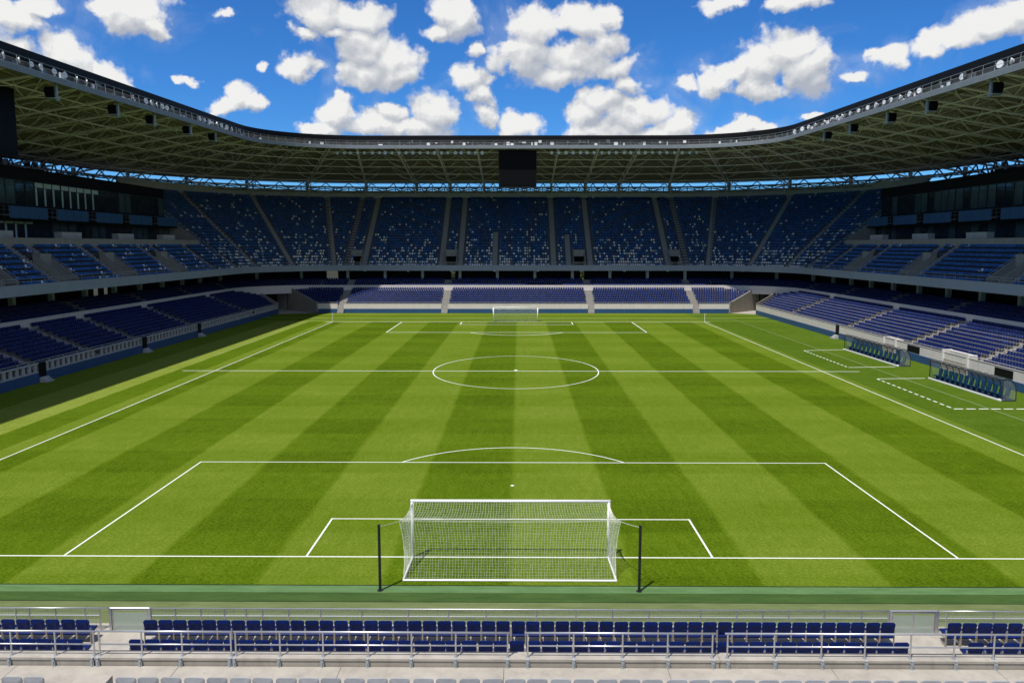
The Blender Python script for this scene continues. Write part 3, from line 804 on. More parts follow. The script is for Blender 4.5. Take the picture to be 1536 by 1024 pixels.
# ------------------------------------------------------------------ goals
GOALH = 2.60
def goal(lab, cx, gy, w, h, depth, sgn, cell, rw, pole=True):
    t = empty('football_goal', (cx, gy, 0)); tag(t, lab, 'goal', 'goals')
    p = .066 if pole else .08; hw = w/2
    for s in (-1, 1):
        b = MB(); b.tube((s*hw,0,0),(s*hw,0,h),p,12); b.build('goal_post', M['whitemetal'], t, True)
    b = MB(); b.tube((-hw-p,0,h),(hw+p,0,h),p,12); b.build('crossbar', M['whitemetal'], t, True)
    b = MB(); bx = hw+.06
    b.path([(-hw,0,.04),(-bx,sgn*depth,.04),(bx,sgn*depth,.04),(hw,0,.04)], .045, 8); b.build('ground_bar', M['whitemetal'], t)
    # net: cross-section from bar back to the top line and down to the ground bar
    yb, zb_ = sgn*depth*.68, h*.88; ex_ = .32
    def sec(u):       # u 0..1 along bar -> back top -> ground
        if u < .36:
            f = u/.36; return yb*f, h+(zb_-h)*f - .17*math.sin(PI*f)*h/2.9
        f = (u-.36)/.64; return yb+(sgn*depth-yb)*f - sgn*.16*math.sin(PI*f), zb_*(1-f)+.03
    def half(u):      # half width of the net at u: pulled out at the back top corners
        if u < .36: f = u/.36; return hw + ex_*(max(0.,f)**1.8)
        f = (u-.36)/.64; return hw + ex_*max(0.,1-f)**2.2 + .06*f
    L_ = math.hypot(yb, h-zb_) + math.hypot(sgn*depth-yb, zb_); nu = int(L_/cell); nx = int(w/cell)
    b = MB()
    for k in range(nx+1):
        f = -1+2*k/nx; pts = []
        for i in range(27): u = i/26; y, z = sec(u); pts.append((f*half(u)+.012*math.sin(k*2.1+i), y+.015*math.sin(k*1.3+i*.9), z))
        b.path(pts, rw, 3)
    for i in range(nu+1):
        u = i/nu; y, z = sec(u); pts = []
        for k in range(25): f = -1+2*k/24; pts.append((f*half(u), y+.012*math.sin(k*1.7+i), z-.045*(1-f*f)*(1 if u < .5 else .3) + .012*math.sin(i*2+k)))
        b.path(pts, rw, 3)
    # sides: ruled between the post and the outline of the back
    for s in (-1, 1):
        nv_ = int((h+.8)/cell); rl_ = lambda v, f: (s*(hw+(half(1-v)-hw)*f**1.5), sec(1-v)[0]*f, h*v*(1-f)+sec(1-v)[1]*f)
        for i in range(1, nv_): b.path([rl_(i/nv_, f) for f in (0,.25,.5,.75,1)], rw, 3)
        nf = int(depth/cell)
        for i in range(1, nf): b.path([rl_(k/18, i/nf) for k in range(19)], rw, 3)
        # edge cord
        b.path([(s*half(u), *sec(u)) for u in [k/30 for k in range(31)]], rw*1.8, 4)
    b.path([(f*half(.36), sec(.36)[0], sec(.36)[1]-.045*(1-f*f)) for f in [-1+k/12 for k in range(25)]], rw*1.5, 4)
    b.build('goal_net', M['netw'], t, recalc=False)
    return (cx, gy+yb, zb_, hw+ex_)
nx_, ny_, nz_, nw_ = goal('large white goal with a sagging net standing closest to the blue seats', 0.0, GY, 8.75, GOALH, 2.58, -1, .118, .0041)
goal('small white goal standing in front of the distant sunlit stand', -.2, FY+.6, 8.0, 2.6, 1.9, 1, .2, .012, False)
for s, lab in ((-1, 'black pole roped to the net corner, nearer the shaded side of the goal'), (1, 'black pole roped to the net corner, nearer the bench side of the goal')):
    t = empty('net_pole', (s*5.24, 30.93, 0)); tag(t, lab, 'pole', 'net poles behind the goal')
    b = MB(); b.tube((0,0,0),(0,0,2.72),.058,10); b.tube((0,0,2.72),(0,0,2.76),.066,10); b.tube((0,0,0),(0,0,.03),.12,10); b.build('post', M['pole'], t)
    b = MB(); a = Vector((0,0,2.68)); c = Vector((s*nw_-s*5.24, ny_-30.93, nz_))
    b.path([a.lerp(c,u)+Vector((0,0,-.015*math.sin(PI*u))) for u in (0,.25,.5,.75,1)], .011, 4); b.build('guy_rope', M['netw'], t)
for s, lab in ((XL, 'thin corner flag pole on the far corner of the shaded touchline'), (XR, 'thin corner flag pole on the far corner of the bench side touchline')):
    t = empty('corner_flag', (s, FY, 0)); tag(t, lab, 'corner flag', 'corner flags')
    b = MB(); b.tube((0,0,0),(0,0,1.6),.04,6); b.build('pole', M['whitemetal'], t)
    b = MB(); pts = [(.02,0,1.28),(.2,.04,1.32),(.40,-.03,1.40),(.2,.04,1.52),(.02,0,1.58)]; b.prism([(0,0),(1,1),(2,2),(3,3),(4,4)], lambda i,j: pts[int(i)], lambda i,j: (pts[int(i)][0], pts[int(i)][1]+.012, pts[int(i)][2])); b.build('flag', M['flagcloth'], t)

# ------------------------------------------------------------------ dugouts
def dugout(lab, x0, y0, x1, y1):
    """a curved clear shelter; long axis from (x0,y0) to (x1,y1), open towards the pitch"""
    d = Vector((x1-x0, y1-y0)); ln_ = d.length; ang = math.atan2(d.y, d.x) - PI/2
    t = empty('bench_shelter', (x0, y0, 0), ang); tag(t, lab, 'dugout', 'bench shelters')
    # local: y along, x away from the pitch
    prof = [(.12,1.95),(.5,2.02),(.85,1.93),(1.15,1.70),(1.36,1.35),(1.44,.9),(1.45,.06)]
    nr = 11
    for k in range(nr+1):
        y = ln_*k/nr; b = MB(); b.path([(x,y,z) for x,z in prof], .045, 6)
        b.build('rib', M['frame'], t)
    f = MB()
    for y in (0, ln_): f.tube((.2,y,.05),(.2,y,1.97),.045,6)
    f.tube((.12,0,1.95),(.12,ln_,1.95),.05,6); f.tube((1.45,0,.06),(1.45,ln_,.06),.05,6); f.tube((1.36,0,1.35),(1.36,ln_,1.35),.03,6)
    for y in (0, ln_): f.tube((.2,y,.05),(1.45,y,.05),.05,6)
    f.build('frame', M['frame'], t)
    b = MB(); b.hexa([(.02,0,.01),(.32,0,.01),(.32,ln_,.01),(.02,ln_,.01),(.02,0,.13),(.32,0,.13),(.32,ln_,.13),(.02,ln_,.13)]); b.build('front_step', M['whitemetal'], t)
    b = MB(); b.box(.33,.05,.01,1.4,ln_-.05,.09); b.build('floor_board', M['teal'], t)
    g_ = MB()
    for (p, q) in zip(prof[:-1], prof[1:]): g_.poly([(p[0],0,p[1]),(p[0],ln_,p[1]),(q[0],ln_,q[1]),(q[0],0,q[1])])
    for y in (.01, ln_-.01): g_.poly([(.2,y,.08)]+[(x,y,z) for x,z in prof])
    g_.build('clear_panel', M['perspex'], t, recalc=False)
    v = MB(); v.box(-.35,-.05,1.96,.16,ln_+.05,2.0); v.build('visor', M['frame'], t)
    b = MB()
    for k in range(13):
        y = .55+(ln_-1.1)*k/12; b = MB()
        b.prism([(.95,.40),(1.05,.44),(1.16,1.0),(1.10,1.16),(1.04,1.16),(.96,.60)], lambda x,z: (x,y-.26,z), lambda x,z: (x,y+.26,z))
        b.prism([(.42,.38),(.46,.46),(.98,.44),(.98,.36)], lambda x,z: (x,y-.26,z), lambda x,z: (x,y+.26,z))
        b.box(.6,y-.05,.08,.9,y+.05,.38)
        b.build('seat', M['teal'], t)
dugout('clear curved bench shelter with teal seats, beyond the halfway line by the white wall', 43.9, 91.3, 43.75, 106.5)
dugout('clear curved bench shelter with teal seats, on the camera side of the halfway line', 43.4, 70.8, 43.2, 83.1)

# white plastered stair entrances in the sunny wall
def entrance(lab, y0, y1, h):
    t = empty('stair_entrance', (48.0, y0, 0)); tag(t, lab, 'stair entrance', 'white stair entrances in the sunny wall')
    n = y1-y0; b = MB()
    b.box(-.16,0,.02,.9,.25,h); b.box(-.16,n-.25,.02,.9,n,h); b.box(.55,.25,.02,.9,n-.25,h-.05); b.build('white_wall', M['plaster'], t)
    b = MB(); b.box(-.145,.26,.02,.54,n-.26,1.0); b.box(-.05,.26,1.0,.54,n-.26,1.3); b.build('step_block', M['coping'], t)
    for y in (.12, n-.12):
        b = MB(); b.path([(-.1,y,h-.02),(-.05,y,h+.22),(.15,y,h+.36),(.5,y,h+.42),(.95,y,h+.4)], .022, 6)
        b.build('hand_rail', M['lampdark'], t)
entrance('white plastered stair entrance in the sunny wall behind the farther bench shelter', 100.5, 104.0, 2.05)
entrance('white plastered stair entrance in the sunny wall between the two bench shelters', 84.2, 89.4, 2.3)
entrance('white plastered stair entrance in the sunny wall beside the closer bench shelter end', 71.0, 74.0, 2.1)
for (fr_, a, lab) in (('right', 119.2, 'dark gate with steps in the sunny white wall'), ('left', 80.5, 'dark gate in the shaded balustrade, closest to the picture edge'), ('left', 103.0, 'dark gate with pale steps in the shaded balustrade, middle of three'), ('left', 121.0, 'dark gate in the shaded balustrade, farthest from the camera')):
    fr = FR[fr_]; t = empty('wall_gate'); tag(t, lab, 'gate', 'dark gates in the side walls')
    b = MB(); b.fbox(fr, a-.6, a+.6, -.075, -.052, .5, 2.03); b.build('gate_leaf', M['black'], t)
    b = MB()
    for k in range(3): b.fbox(fr, a-.62, a+.62, -.85+.25*k, -.076, .17*k+.006, .17*(k+1))
    b.build('step_block', M['greywall'], t)
for y in (76.5, 94.6): 
    t = MB(); t.fbox(FR['right'], y, y+3.0, -.04, -.003, 1.0, 1.8); o = t.build('vent_panel', M['black']); tag(o, f"dark vent panel set in the white wall behind the {'closer' if y < 80 else 'farther'} bench shelter", 'vent panel', 'dark vent panels')

# ------------------------------------------------------------------ seats built one by one
def rounded_shell(w, h, t, r, bow, taper=.9, n=5):
    """an upright moulded shell: bowed panel with rounded upper corners; x across, z up, y thickness"""
    b = MB(); pts = []
    for k in range(n+1): a = PI/2*k/n; pts.append((w/2-r+r*math.cos(a), h-r+r*math.sin(a)))
    outline = [(w/2*taper, 0)] + pts + [(-x, z) for x, z in reversed(pts)] + [(-w/2*taper, 0)]
    N = len(outline); c0 = (0, h*.5)
    y_ = lambda x, z: bow*(1-(2*x/w)**2) + .10*z/h
    fv = [(x, y_(x,z), z) for x, z in outline]; ring = [(x*.55, y_(x*.55, z), c0[1]+(z-c0[1])*.6) for x, z in outline]
    for off, flip in ((0, 0), (t, 1)):
        i = len(b.v); b.v += [(x, y-off*(1 if k else 1), z) for k, (x, y, z) in enumerate(fv)] + [(x, y-off+(.012 if not flip else -.0), z) for x, y, z in ring] + [(0, y_(0,c0[1])-off, c0[1])]
        for k in range(N):
            l = (k+1) % N
            b.f.append((i+k, i+l, i+N+l, i+N+k)); b.m.append(0); b.f.append((i+N+k, i+N+l, i+2*N)); b.m.append(0)
    for k in range(N): l = (k+1) % N; j = 2*N+1; b.f.append((k, l, j+l, j+k)); b.m.append(0)
    return b
def make_tip_seat(name, lab, cat, grp, m, w=.472, hb=.60, z0=.36):
    """tip-up seat facing +y, seen from behind"""
    t = empty(name); tag(t, lab, cat, grp)
    b = rounded_shell(w, hb, .035, .07, -.03); s = b.build('backrest', m, t)
    s.matrix_local = Matrix.Translation((0,-.06,z0-.08)) @ Matrix.Rotation(R(180),4,'Z') @ Matrix.Translation((0,0,0))
    b = MB(); prof = [(.02,z0-.02),(.0,z0+.04),(.30,z0+.10),(.40,z0+.07),(.40,z0+.02),(.2,z0-.02)]
    b.prism(prof, lambda y,z: (-w/2*.92,y,z), lambda y,z: (w/2*.92,y,z))
    b.prism([(-.13,z0+.0),(-.09,z0+.05),(.02,z0+.02),(.02,z0-.03)], lambda y,z: (-w/2*.94,y,z), lambda y,z: (w/2*.94,y,z))
    b.build('seat', m, t)
    b = MB()
    for s in (-1, 1):
        x = s*(w/2+.004); b.box(x-.014,-.10,.0,x+.014,-.04,z0+.22); b.box(x-.014,-.04,z0-.09,x+.014,.28,z0-.05); b.box(x-.014,-.12,0,x+.014,.16,.03)
    b.box(-w/2+.01,-.02,z0-.085,w/2-.01,.02,z0-.055)
    b.build('bracket', M['cream'], t)
    return t
seat0 = make_tip_seat('tip_up_seat', 'x', 'seat', 'blue seats', M['seat_navy'])
first = [True]
def place_seat(x, y, z, lab, grp, rz=0):
    o = seat0 if first[0] else copy_tree(seat0); first[0] = False
    o['label'] = lab; o['group'] = grp; o.location = (x, y, z); o.rotation_euler = (0,0,rz)
    return o
SP = .507
R1Y, R1Z, R2Y, R2Z = 26.2, .22, 24.25, .52
def row(x0, x1, y, z, fmt, rev=False):
    n = int(round((x1-x0)/SP)); xs = [x0+(x1-x0)*(k+.5)/n for k in range(n)]
    for k, x in enumerate(xs):
        j = n-k if rev else k+1
        place_seat(x+random.uniform(-.012,.012), y+random.uniform(-.01,.01), z, fmt.format(ordn(j)), 'blue tip-up seats behind the goal', random.uniform(-.03,.03))
row(-18.0, -14.40, R1Y, R1Z, 'navy seat in the row by the fence, {} from single gate, towards shaded side', True)
row(-12.55, 13.25, R1Y, R1Z, 'navy seat in the long row by the fence, {} counted from the single gate')
row(15.0, 18.1, R1Y, R1Z, 'navy seat in the row by the fence, {} beyond the double gate')
row(-16.6, -13.55, R2Y, R2Z, 'navy seat in the row behind the guard rail, {} from single gate, towards shaded side', True)
row(-12.1, 12.75, R2Y, R2Z, 'navy seat in the long row behind the guard rail, {} counted from the single gate')
row(14.6, 16.8, R2Y, R2Z, 'navy seat in the row behind the guard rail, {} beyond the double gate')
place_seat(-12.2, 22.7, .93, 'lone navy seat top showing over the parapet beside the single gate', 'blue tip-up seats behind the goal')
place_seat(12.15, 22.75, .90, 'lone navy seat top showing over the parapet beside the double gate', 'blue tip-up seats behind the goal')
g0 = make_tip_seat('folding_seat', 'x', 'seat', 'grey folding seats', M['seat_grey'], .455, .66, .37)
gx = [x for x in np.arange(-12.0, 12.5, .512) if not (-10.05 < x < -8.85)]
for k, x in enumerate(gx):
    o = g0 if k == 0 else copy_tree(g0)
    m_ = sum(1 for q in gx if q < -9)
    o['label'] = f"pale grey folding seat, {ordn(m_-k)} from the concrete step, towards the frame edge" if x < -9 else f"pale grey folding seat in the front row, {ordn(k-m_+1)} past the concrete step"
    o.location = (x+random.uniform(-.015,.015), 16.9, 3.37); o.rotation_euler = (0,0,random.uniform(-.04,.04))

# sunny-side seats as single meshes
rowsd = {}
for s in NEAR_SEATS: rowsd.setdefault((s[4] > 84, s[5]), []).append(s)
me0 = None
for (blk, i), lst in sorted(rowsd.items()):
    lst.sort(key=lambda s: -s[4])
    for k, (P, T, N, z, a, _) in enumerate(lst):
        lab = f"blue seat, {ordn(i+1)} row up, {ordn(k+1)} from far stair, sunlit block behind {'white entrance between shelters' if blk else 'the closer shelter'}"
        if me0 is None:
            me0 = bpy.data.meshes.new('stand_seat'); me0.from_pydata([tuple(v) for v in ST_V], [], ST_F); me0.materials.append(M['seats'])
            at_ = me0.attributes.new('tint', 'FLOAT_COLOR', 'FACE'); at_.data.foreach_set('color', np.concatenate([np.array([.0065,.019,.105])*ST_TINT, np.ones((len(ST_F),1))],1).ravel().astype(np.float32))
        o = bpy.data.objects.new('stand_seat', me0); COL.objects.link(o); o.location = (*P, z); o.rotation_euler = (0,0,math.atan2(T[1],T[0]))
        tag(o, lab, 'seat', 'blue seats of the sunlit stand')
# the thousands of other seats as one object
A = np.array(SV); n = len(A); nv = len(ST_V)
vx = A[:,None,0] + ST_V[None,:,0]*A[:,None,3] + ST_V[None,:,1]*A[:,None,5]
vy = A[:,None,1] + ST_V[None,:,0]*A[:,None,4] + ST_V[None,:,1]*A[:,None,6]
vz = A[:,None,2] + ST_V[None,:,2]
V = np.stack([vx,vy,vz],-1).reshape(-1,3)
F4 = np.array(ST_F); F = (F4[None]+np.arange(n)[:,None,None]*nv).reshape(-1,4)
me = bpy.data.meshes.new('seat_rows'); me.vertices.add(len(V)); me.vertices.foreach_set('co', V.ravel())
me.loops.add(F.size); me.loops.foreach_set('vertex_index', F.ravel().astype(np.int32)); me.polygons.add(len(F))
me.polygons.foreach_set('loop_start', np.arange(0, F.size, 4, dtype=np.int32)); me.polygons.foreach_set('loop_total', np.full(len(F), 4, dtype=np.int32))
at = me.attributes.new('tint', 'FLOAT_COLOR', 'FACE')
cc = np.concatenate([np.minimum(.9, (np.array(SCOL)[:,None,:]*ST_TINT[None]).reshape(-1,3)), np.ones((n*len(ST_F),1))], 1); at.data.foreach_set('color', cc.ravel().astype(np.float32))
me.update(calc_edges=True); me.materials.append(M['seats'])
so_ = bpy.data.objects.new('stadium_seats', me); COL.objects.link(so_); tag(so_, 'countless blue and scattered white seats filling the stands in the distance', 'seats', None, 'stuff')
print('bulk seats', n)

# ------------------------------------------------------------------ the stand in front of the camera
ns = empty('terrace_steps'); tag(ns, 'pale concrete stepped terrace carrying the navy seats below the parapet', 'terrace')
b = MB(); b.box(-30,25.3,-.02,30,27.6,R1Z); b.box(-30,23.35,-.02,30,25.3,R2Z); b.box(-30,21.4,-.02,30,23.35,.90); b.box(-30,19.3,-.02,30,21.4,1.3); b.build('tread', M['coping'], ns)
for x0, x1 in ((-14.2,-12.75), (13.4,14.85)):
    b = MB(); b.box(x0,25.303,R1Z,x1,25.75,R1Z+.17); b.build('aisle_step', M['stair'], ns)
    b = MB(); b.box(x0,23.353,R2Z+.003,x1,23.75,R2Z+.2); b.build('aisle_step', M['stair'], ns)
us = empty('walkway_deck'); tag(us, 'pale concrete walkway deck carrying the grey folding seats closest to the camera', 'walkway')
for k in range(12):
    x = -24.6+4.1*k; b = MB(); b.box(x+.006,15.9,2.9,x+4.094,18.98,3.36); b.build('deck_slab', M['coping'], us)
b = MB(); b.box(-30,12,2.5,30,15.89,2.9); b.build('lower_slab', M['concrete'], us)
b = MB(); b.box(-9.78,16.0,3.36,-9.02,17.36,4.03); b.build('step_block', M['coping'], us)
# parapet in cast lengths
PT, PF, PB = 3.575, 19.0, 19.34
cuts = [-22, -10.35, -6.85, .1, 5.42, 22]
pw = empty('parapet_wall'); tag(pw, 'long pale concrete parapet carrying steel guard rails in front of the navy seats', 'parapet')
for c0, c1 in zip(cuts[:-1], cuts[1:]):
    b = MB(); b.box(c0+.012, PF, 2.6, c1-.012, PB, PT-.06); b.build('wall_panel', M['concrete'], pw)
    b = MB(); b.box(c0+.006, PF-.02, PT-.06, c1-.006, PB+.02, PT); b.build('wall_coping', M['coping'], pw)
sX = 59.6
def pxX(px): return (px-778)/sX + .36
segs = [(-150,-60,12,79,137.5), (146,210,271,345), (352,419,484,552,617.5,684,762), (792,861,934.5,1002,1069), (1091.5,1161.5,1232,1297,1365,1430,1489,1560,1630)]
labs = ['steel guard rail length on the parapet at the single gate side frame edge', 'short steel guard rail length on the parapet in front of the single gate', 'long steel guard rail length on the parapet before the goal, towards the single gate', 'steel guard rail length of five posts on the parapet just past the goal middle', 'longest steel guard rail length on the parapet reaching past the double gate']
RT = 4.22
for sg, lab in zip(segs, labs):
    t = empty('guard_rail'); tag(t, lab, 'guard rail', 'guard rails on the parapet')
    xs = [pxX(p) for p in sg]; yy = PF+.10
    b = MB(); e0 = .03 if sg[0] < 0 else .07
    b.tube((xs[0]-.07,yy,RT),(xs[-1]+.07,yy,RT),.025,10); b.build('hand_rail', M['galv'], t, True)
    b = MB(); b.tube((xs[0],yy,RT-.345),(xs[-1],yy,RT-.345),.019,8); b.build('middle_rail', M['galv'], t, True)
    for x in xs:
        b = MB(); b.tube((x,yy,PT-.01),(x,yy,RT),.021,8); b.tube((x,yy,PT),(x,yy,PT+.012),.05,8); po = b.build('post', M['galv'], t)
        b = MB(); b.box(x-.045,PF-.045,PT-.26,x+.045,PF-.021,PT-.06); b.box(x-.03,PF-.06,PT-.09,x+.03,PF-.045,PT-.01); b.box(x-.03,PF-.06,PT-.02,x+.03,yy,PT+.004)
        for dz in (.11,.2): b.tube((x,PF-.045,PT-dz),(x,PF-.07,PT-dz),.018,6)
        b.build('clamp_plate', M['beam'], po)
# fence behind the goal
FYN, FT = 27.1, 1.03
def fpx(px): return (px-778)/42.6+.36
posts = [[-30,-60,12,33,73,118.5,141], [218,256,295,331,364,389,429,477.5,540,610.5,671.5,729,805,865,920,975,1053.5,1108,1147,1186.5,1240,1296,1337], [1412,1424,1495,1560]]
for sg, lab in zip(posts, ('low steel mesh fence by the pitch between the frame edge and the single gate', 'long low steel mesh fence by the pitch running between the two gates', 'low steel mesh fence by the pitch beyond the double gate')):
    t = empty('mesh_fence'); tag(t, lab, 'fence', 'low fences beside the pitch')
    xs = sorted(fpx(p) for p in sg); xs[0] = xs[0]
    b = MB(); b.tube((xs[0],FYN,FT),(xs[-1]+ (.3 if sg[0] < 0 else 0),FYN,FT),.028,10); b.build('hand_rail', M['galv'], t, True)
    b = MB(); b.tube((xs[0],FYN,FT-.27),(xs[-1],FYN,FT-.27),.02,8); b.tube((xs[0],FYN,.2),(xs[-1],FYN,.2),.02,8); b.build('lower_rail', M['beam'], t)
    for x in xs: b = MB(); b.tube((x,FYN,0),(x,FYN,FT),.028,8); b.build('post', M['galv'], t)
    b = MB(); k = xs[0]
    while k < xs[-1]: b.tube((k,FYN,.2),(k,FYN,FT-.05),.004,3,caps=False); k += .13
    b.build('mesh_bars', M['galv'], t, recalc=False)
    b = MB(); b.box(xs[0],FYN+.03,.2,xs[-1],FYN+.034,FT-.06); b.build('mesh_panel', M['fencemesh'], t)
def gate(lab, x0, x1, n):
    t = empty('steel_gate', (x0, FYN, 0)); tag(t, lab, 'gate', 'steel gates in the low fence'); w = x1-x0
    for x in (0, w):
        b = MB(); b.box(x-.045,-.05,0,x+.045,.05,FT+.02); b.build('gate_post', M['galv'], t)
    for k in range(n):
        a, c = .06+(w-.12)*k/n, .06+(w-.12)*(k+1)/n; b = MB()
        b.path([(a+.02,0,.15),(a+.02,0,FT-.06),(c-.02,0,FT-.06),(c-.02,0,.15),(a+.02,0,.15)], .024, 6); lf = b.build('gate_leaf', M['galv'], t)
        b = MB(); b.box(a+.03,-.004,.16,c-.03,.004,FT-.16); b.build('perforated_panel', M['gatemesh'], lf)
    b = MB(); b.tube((0,0,FT+.0),(w,0,FT+.0),.034,8); b.build('top_rail', M['galv'], t)
gate('narrow steel gate with one greenish mesh leaf in the low fence', fpx(157), fpx(217), 1)
gate('wide steel gate with two greenish mesh leaves in the low fence', fpx(1340), fpx(1409), 2)

# ------------------------------------------------------------------ a few trees outside, glimpsed through gaps
def leaf_material():
    m, nt, p = bare('leaf_green'); g_ = nd(nt, 'ShaderNodeNewGeometry').outputs['Position']
    L(nt, ramp(nt, noise(nt, g_, .8, 4), [(.3,(.03,.06,.012)),(.7,(.10,.15,.03))]), p.inputs['Base Color']); p.inputs['Roughness'].default_value = .7; return m
M['leaf'] = leaf_material(); M['bark'] = mat('bark', (.10,.075,.05), .9, var=.3)
def tree(lab, x, y, h, seed):
    rr = random.Random(seed); t = empty('broadleaf_tree', (x,y,0)); tag(t, lab, 'tree', 'trees outside the stands')
    b = MB(); b.tube((0,0,0),(.2,.1,h*.45),.28,8,0,.18)
    for k in range(6): a = k*1.05; b.tube((.2,.1,h*.4+.1*k),(math.cos(a)*h*.25,math.sin(a)*h*.25,h*.7),.1,6,0,.03)
    b.build('trunk', M['bark'], t)
    b = MB()
    for k in range(1500):
        v = Vector((rr.gauss(0,1),rr.gauss(0,1),rr.gauss(0,1))).normalized()*(rr.random()**.4)
        c = Vector((v.x*h*.33, v.y*h*.33, h*.62+v.z*h*.36)); s = rr.uniform(.18,.42)
        u = Vector((rr.gauss(0,1),rr.gauss(0,1),rr.gauss(0,1))).normalized(); w = u.cross(Vector((rr.gauss(0,1),rr.gauss(0,1),rr.gauss(0,1)))).normalized()
        b.poly([c-u*s, c+w*s*.5, c+u*s, c-w*s*.5])
    b.build('crown', M['leaf'], t, recalc=False)
tree('leafy green tree outside, glimpsed through the gap behind the stand towards the shaded side', -18.5, 214, 9.5, 1)
tree('leafy green tree outside, glimpsed through the gap behind the stand towards the benches', 17.6, 214, 9.5, 2)
tree('leafy green tree outside, glimpsed through the dark wall of the shaded stand', -86, 152, 9.0, 3)

# ------------------------------------------------------------------ camera
F_, H_ = 1200., 13.9
th, yaw = math.atan(145/F_), math.atan(10/F_)
cam = bpy.data.cameras.new('camera'); co = bpy.data.objects.new('camera', cam); COL.objects.link(co)
cam.sensor_width = 36; cam.lens = 36*F_/1536; cam.clip_start = .1; cam.clip_end = 8000
co.location = (.36, 0, H_); co.rotation_euler = (PI/2-th, 0, yaw); scene.camera = co

# ------------------------------------------------------------------ sun and sky
SD = Vector((.265, .36, -1)).normalized()            # direction of travel
sun = bpy.data.lights.new('sun', 'SUN'); sun.energy = 4.4; sun.angle = R(.53); sun.color = (1, .955, .88)
su = bpy.data.objects.new('sun', sun); COL.objects.link(su); su.rotation_euler = SD.to_track_quat('-Z', 'Y').to_euler(); su.location = (-60,-60,150)
elev = math.asin(-SD.z); to = -SD
world = bpy.data.worlds.new('World'); scene.world = world; world.use_nodes = True; nt = world.node_tree; nt.nodes.clear()
out = nd(nt, 'ShaderNodeOutputWorld'); bg = nd(nt, 'ShaderNodeBackground'); L(nt, bg.outputs[0], out.inputs[0])
sky = nd(nt, 'ShaderNodeTexSky'); sky.sky_type = 'NISHITA'; sky.sun_disc = False; sky.sun_elevation = elev; sky.sun_rotation = math.atan2(to.x, to.y)
sky.altitude = 1800; sky.air_density = 1.0; sky.dust_density = .1; sky.ozone_density = 4.0

# cumulus: soft clumps placed by compass bearing and height in the sky, broken up with billow noise
fw = Vector((-math.sin(yaw)*math.cos(th), math.cos(yaw)*math.cos(th), -math.sin(th))); rt = Vector((math.cos(yaw), math.sin(yaw), 0)); upv = rt.cross(fw)
def uv(px, py):
    d = (fw + rt*((px-768)/F_) + upv*((512-py)/F_)).normalized(); return math.atan2(d.x, d.y), math.asin(d.z)
CL = [(15,22,48,30),(60,6,40,14),(205,22,66,34),(165,8,45,22),(235,42,32,18),(330,17,17,10),
 (25,82,50,24),(110,92,58,34),(160,112,40,22),(70,112,70,22),(278,119,18,7),
 (365,148,30,21),(338,160,32,12),(388,158,20,14),
 (480,18,50,36),(530,22,46,28),(455,50,22,14),(505,50,30,12),
 (545,72,44,34),(592,92,46,32),(550,114,54,22),(602,114,34,22),
 (448,97,36,18),(387,94,11,12),(665,12,34,22),(690,20,26,36),(650,44,24,15),
 (512,168,34,24),(556,184,48,26),(642,170,42,32),(482,196,40,14),(620,194,58,16),(590,170,24,18),
 (800,45,46,34),(870,32,48,32),(912,25,24,22),(790,78,54,34),(858,85,72,32),(928,106,38,22),(905,66,36,26),(760,72,24,18),(838,112,60,20),
 (722,78,16,14),(705,122,34,22),(722,146,26,14),(728,172,25,20),(776,188,32,22),
 (890,152,46,24),(946,128,34,20),(868,168,32,30),(955,170,58,26),(1010,186,38,22),(890,196,60,14),(980,198,70,12),
 (1178,76,58,38),(1138,94,40,30),(1202,106,46,34),(1098,110,48,26),(1070,130,40,18),(1150,134,50,20),(1030,130,18,14),(1225,95,24,26),
 (1090,196,36,13),(1124,186,34,14),(1152,190,28,14),
 (1400,72,38,22),(1442,58,42,24),(1490,38,48,28),(1522,20,40,26),(1342,92,44,20),(1292,116,28,10),(1322,84,22,10),
 (1085,6,38,14),(1200,6,52,16),(1225,172,18,6),(-60,60,90,50),(1640,40,100,60),(420,-50,160,26),(900,-60,140,26),(1300,-70,150,30)]
grp = bpy.data.node_groups.new('cumulus', 'ShaderNodeTree')
grp.interface.new_socket('UV', in_out='INPUT', socket_type='NodeSocketVector'); grp.interface.new_socket('Density', in_out='OUTPUT', socket_type='NodeSocketFloat'); grp.interface.new_socket('Soft', in_out='OUTPUT', socket_type='NodeSocketFloat')
gi = nd(grp, 'NodeGroupInput'); go = nd(grp, 'NodeGroupOutput'); P_ = gi.outputs[0]
wn = nd(grp, 'ShaderNodeTexNoise', noise_dimensions='2D'); wn.inputs['Scale'].default_value = 16; wn.inputs['Detail'].default_value = 5; wn.inputs['Roughness'].default_value = .6; L(grp, P_, wn.inputs['Vector'])
Pw = vmt(grp, 'ADD', P_, vmt(grp, 'MULTIPLY', vmt(grp, 'SUBTRACT', wn.outputs['Color'], (.5,.5,.5)), (.050,.036,0)))
acc = None
for (px, py, rx, ry) in CL:
    u, v = uv(px, py); ua, _ = uv(px+rx, py); ub, _ = uv(px-rx, py); _, va = uv(px, py-ry); _, vb = uv(px, py+ry)
    ru, rv = abs(ua-ub)/2*1.10, abs(va-vb)/2*1.10
    q = vmt(grp, 'MULTIPLY_ADD', Pw, (1/ru, 1/rv, 0), (-u/ru, -v/rv, 0)); dd = vmt(grp, 'DOT_PRODUCT', q, q)
    if acc is None: acc = dd
    else: acc = mth(grp, 'SMOOTH_MIN', acc, dd, .25)
f = mth(grp, 'SUBTRACT', 1., mth(grp, 'SQRT', mth(grp, 'MAXIMUM', acc, 0.)))
n3 = noise(grp, P_, 28, 8, .56); n3.node.noise_dimensions = '2D'
n4 = noise(grp, P_, 14, 4, .55); n4.node.noise_dimensions = '2D'
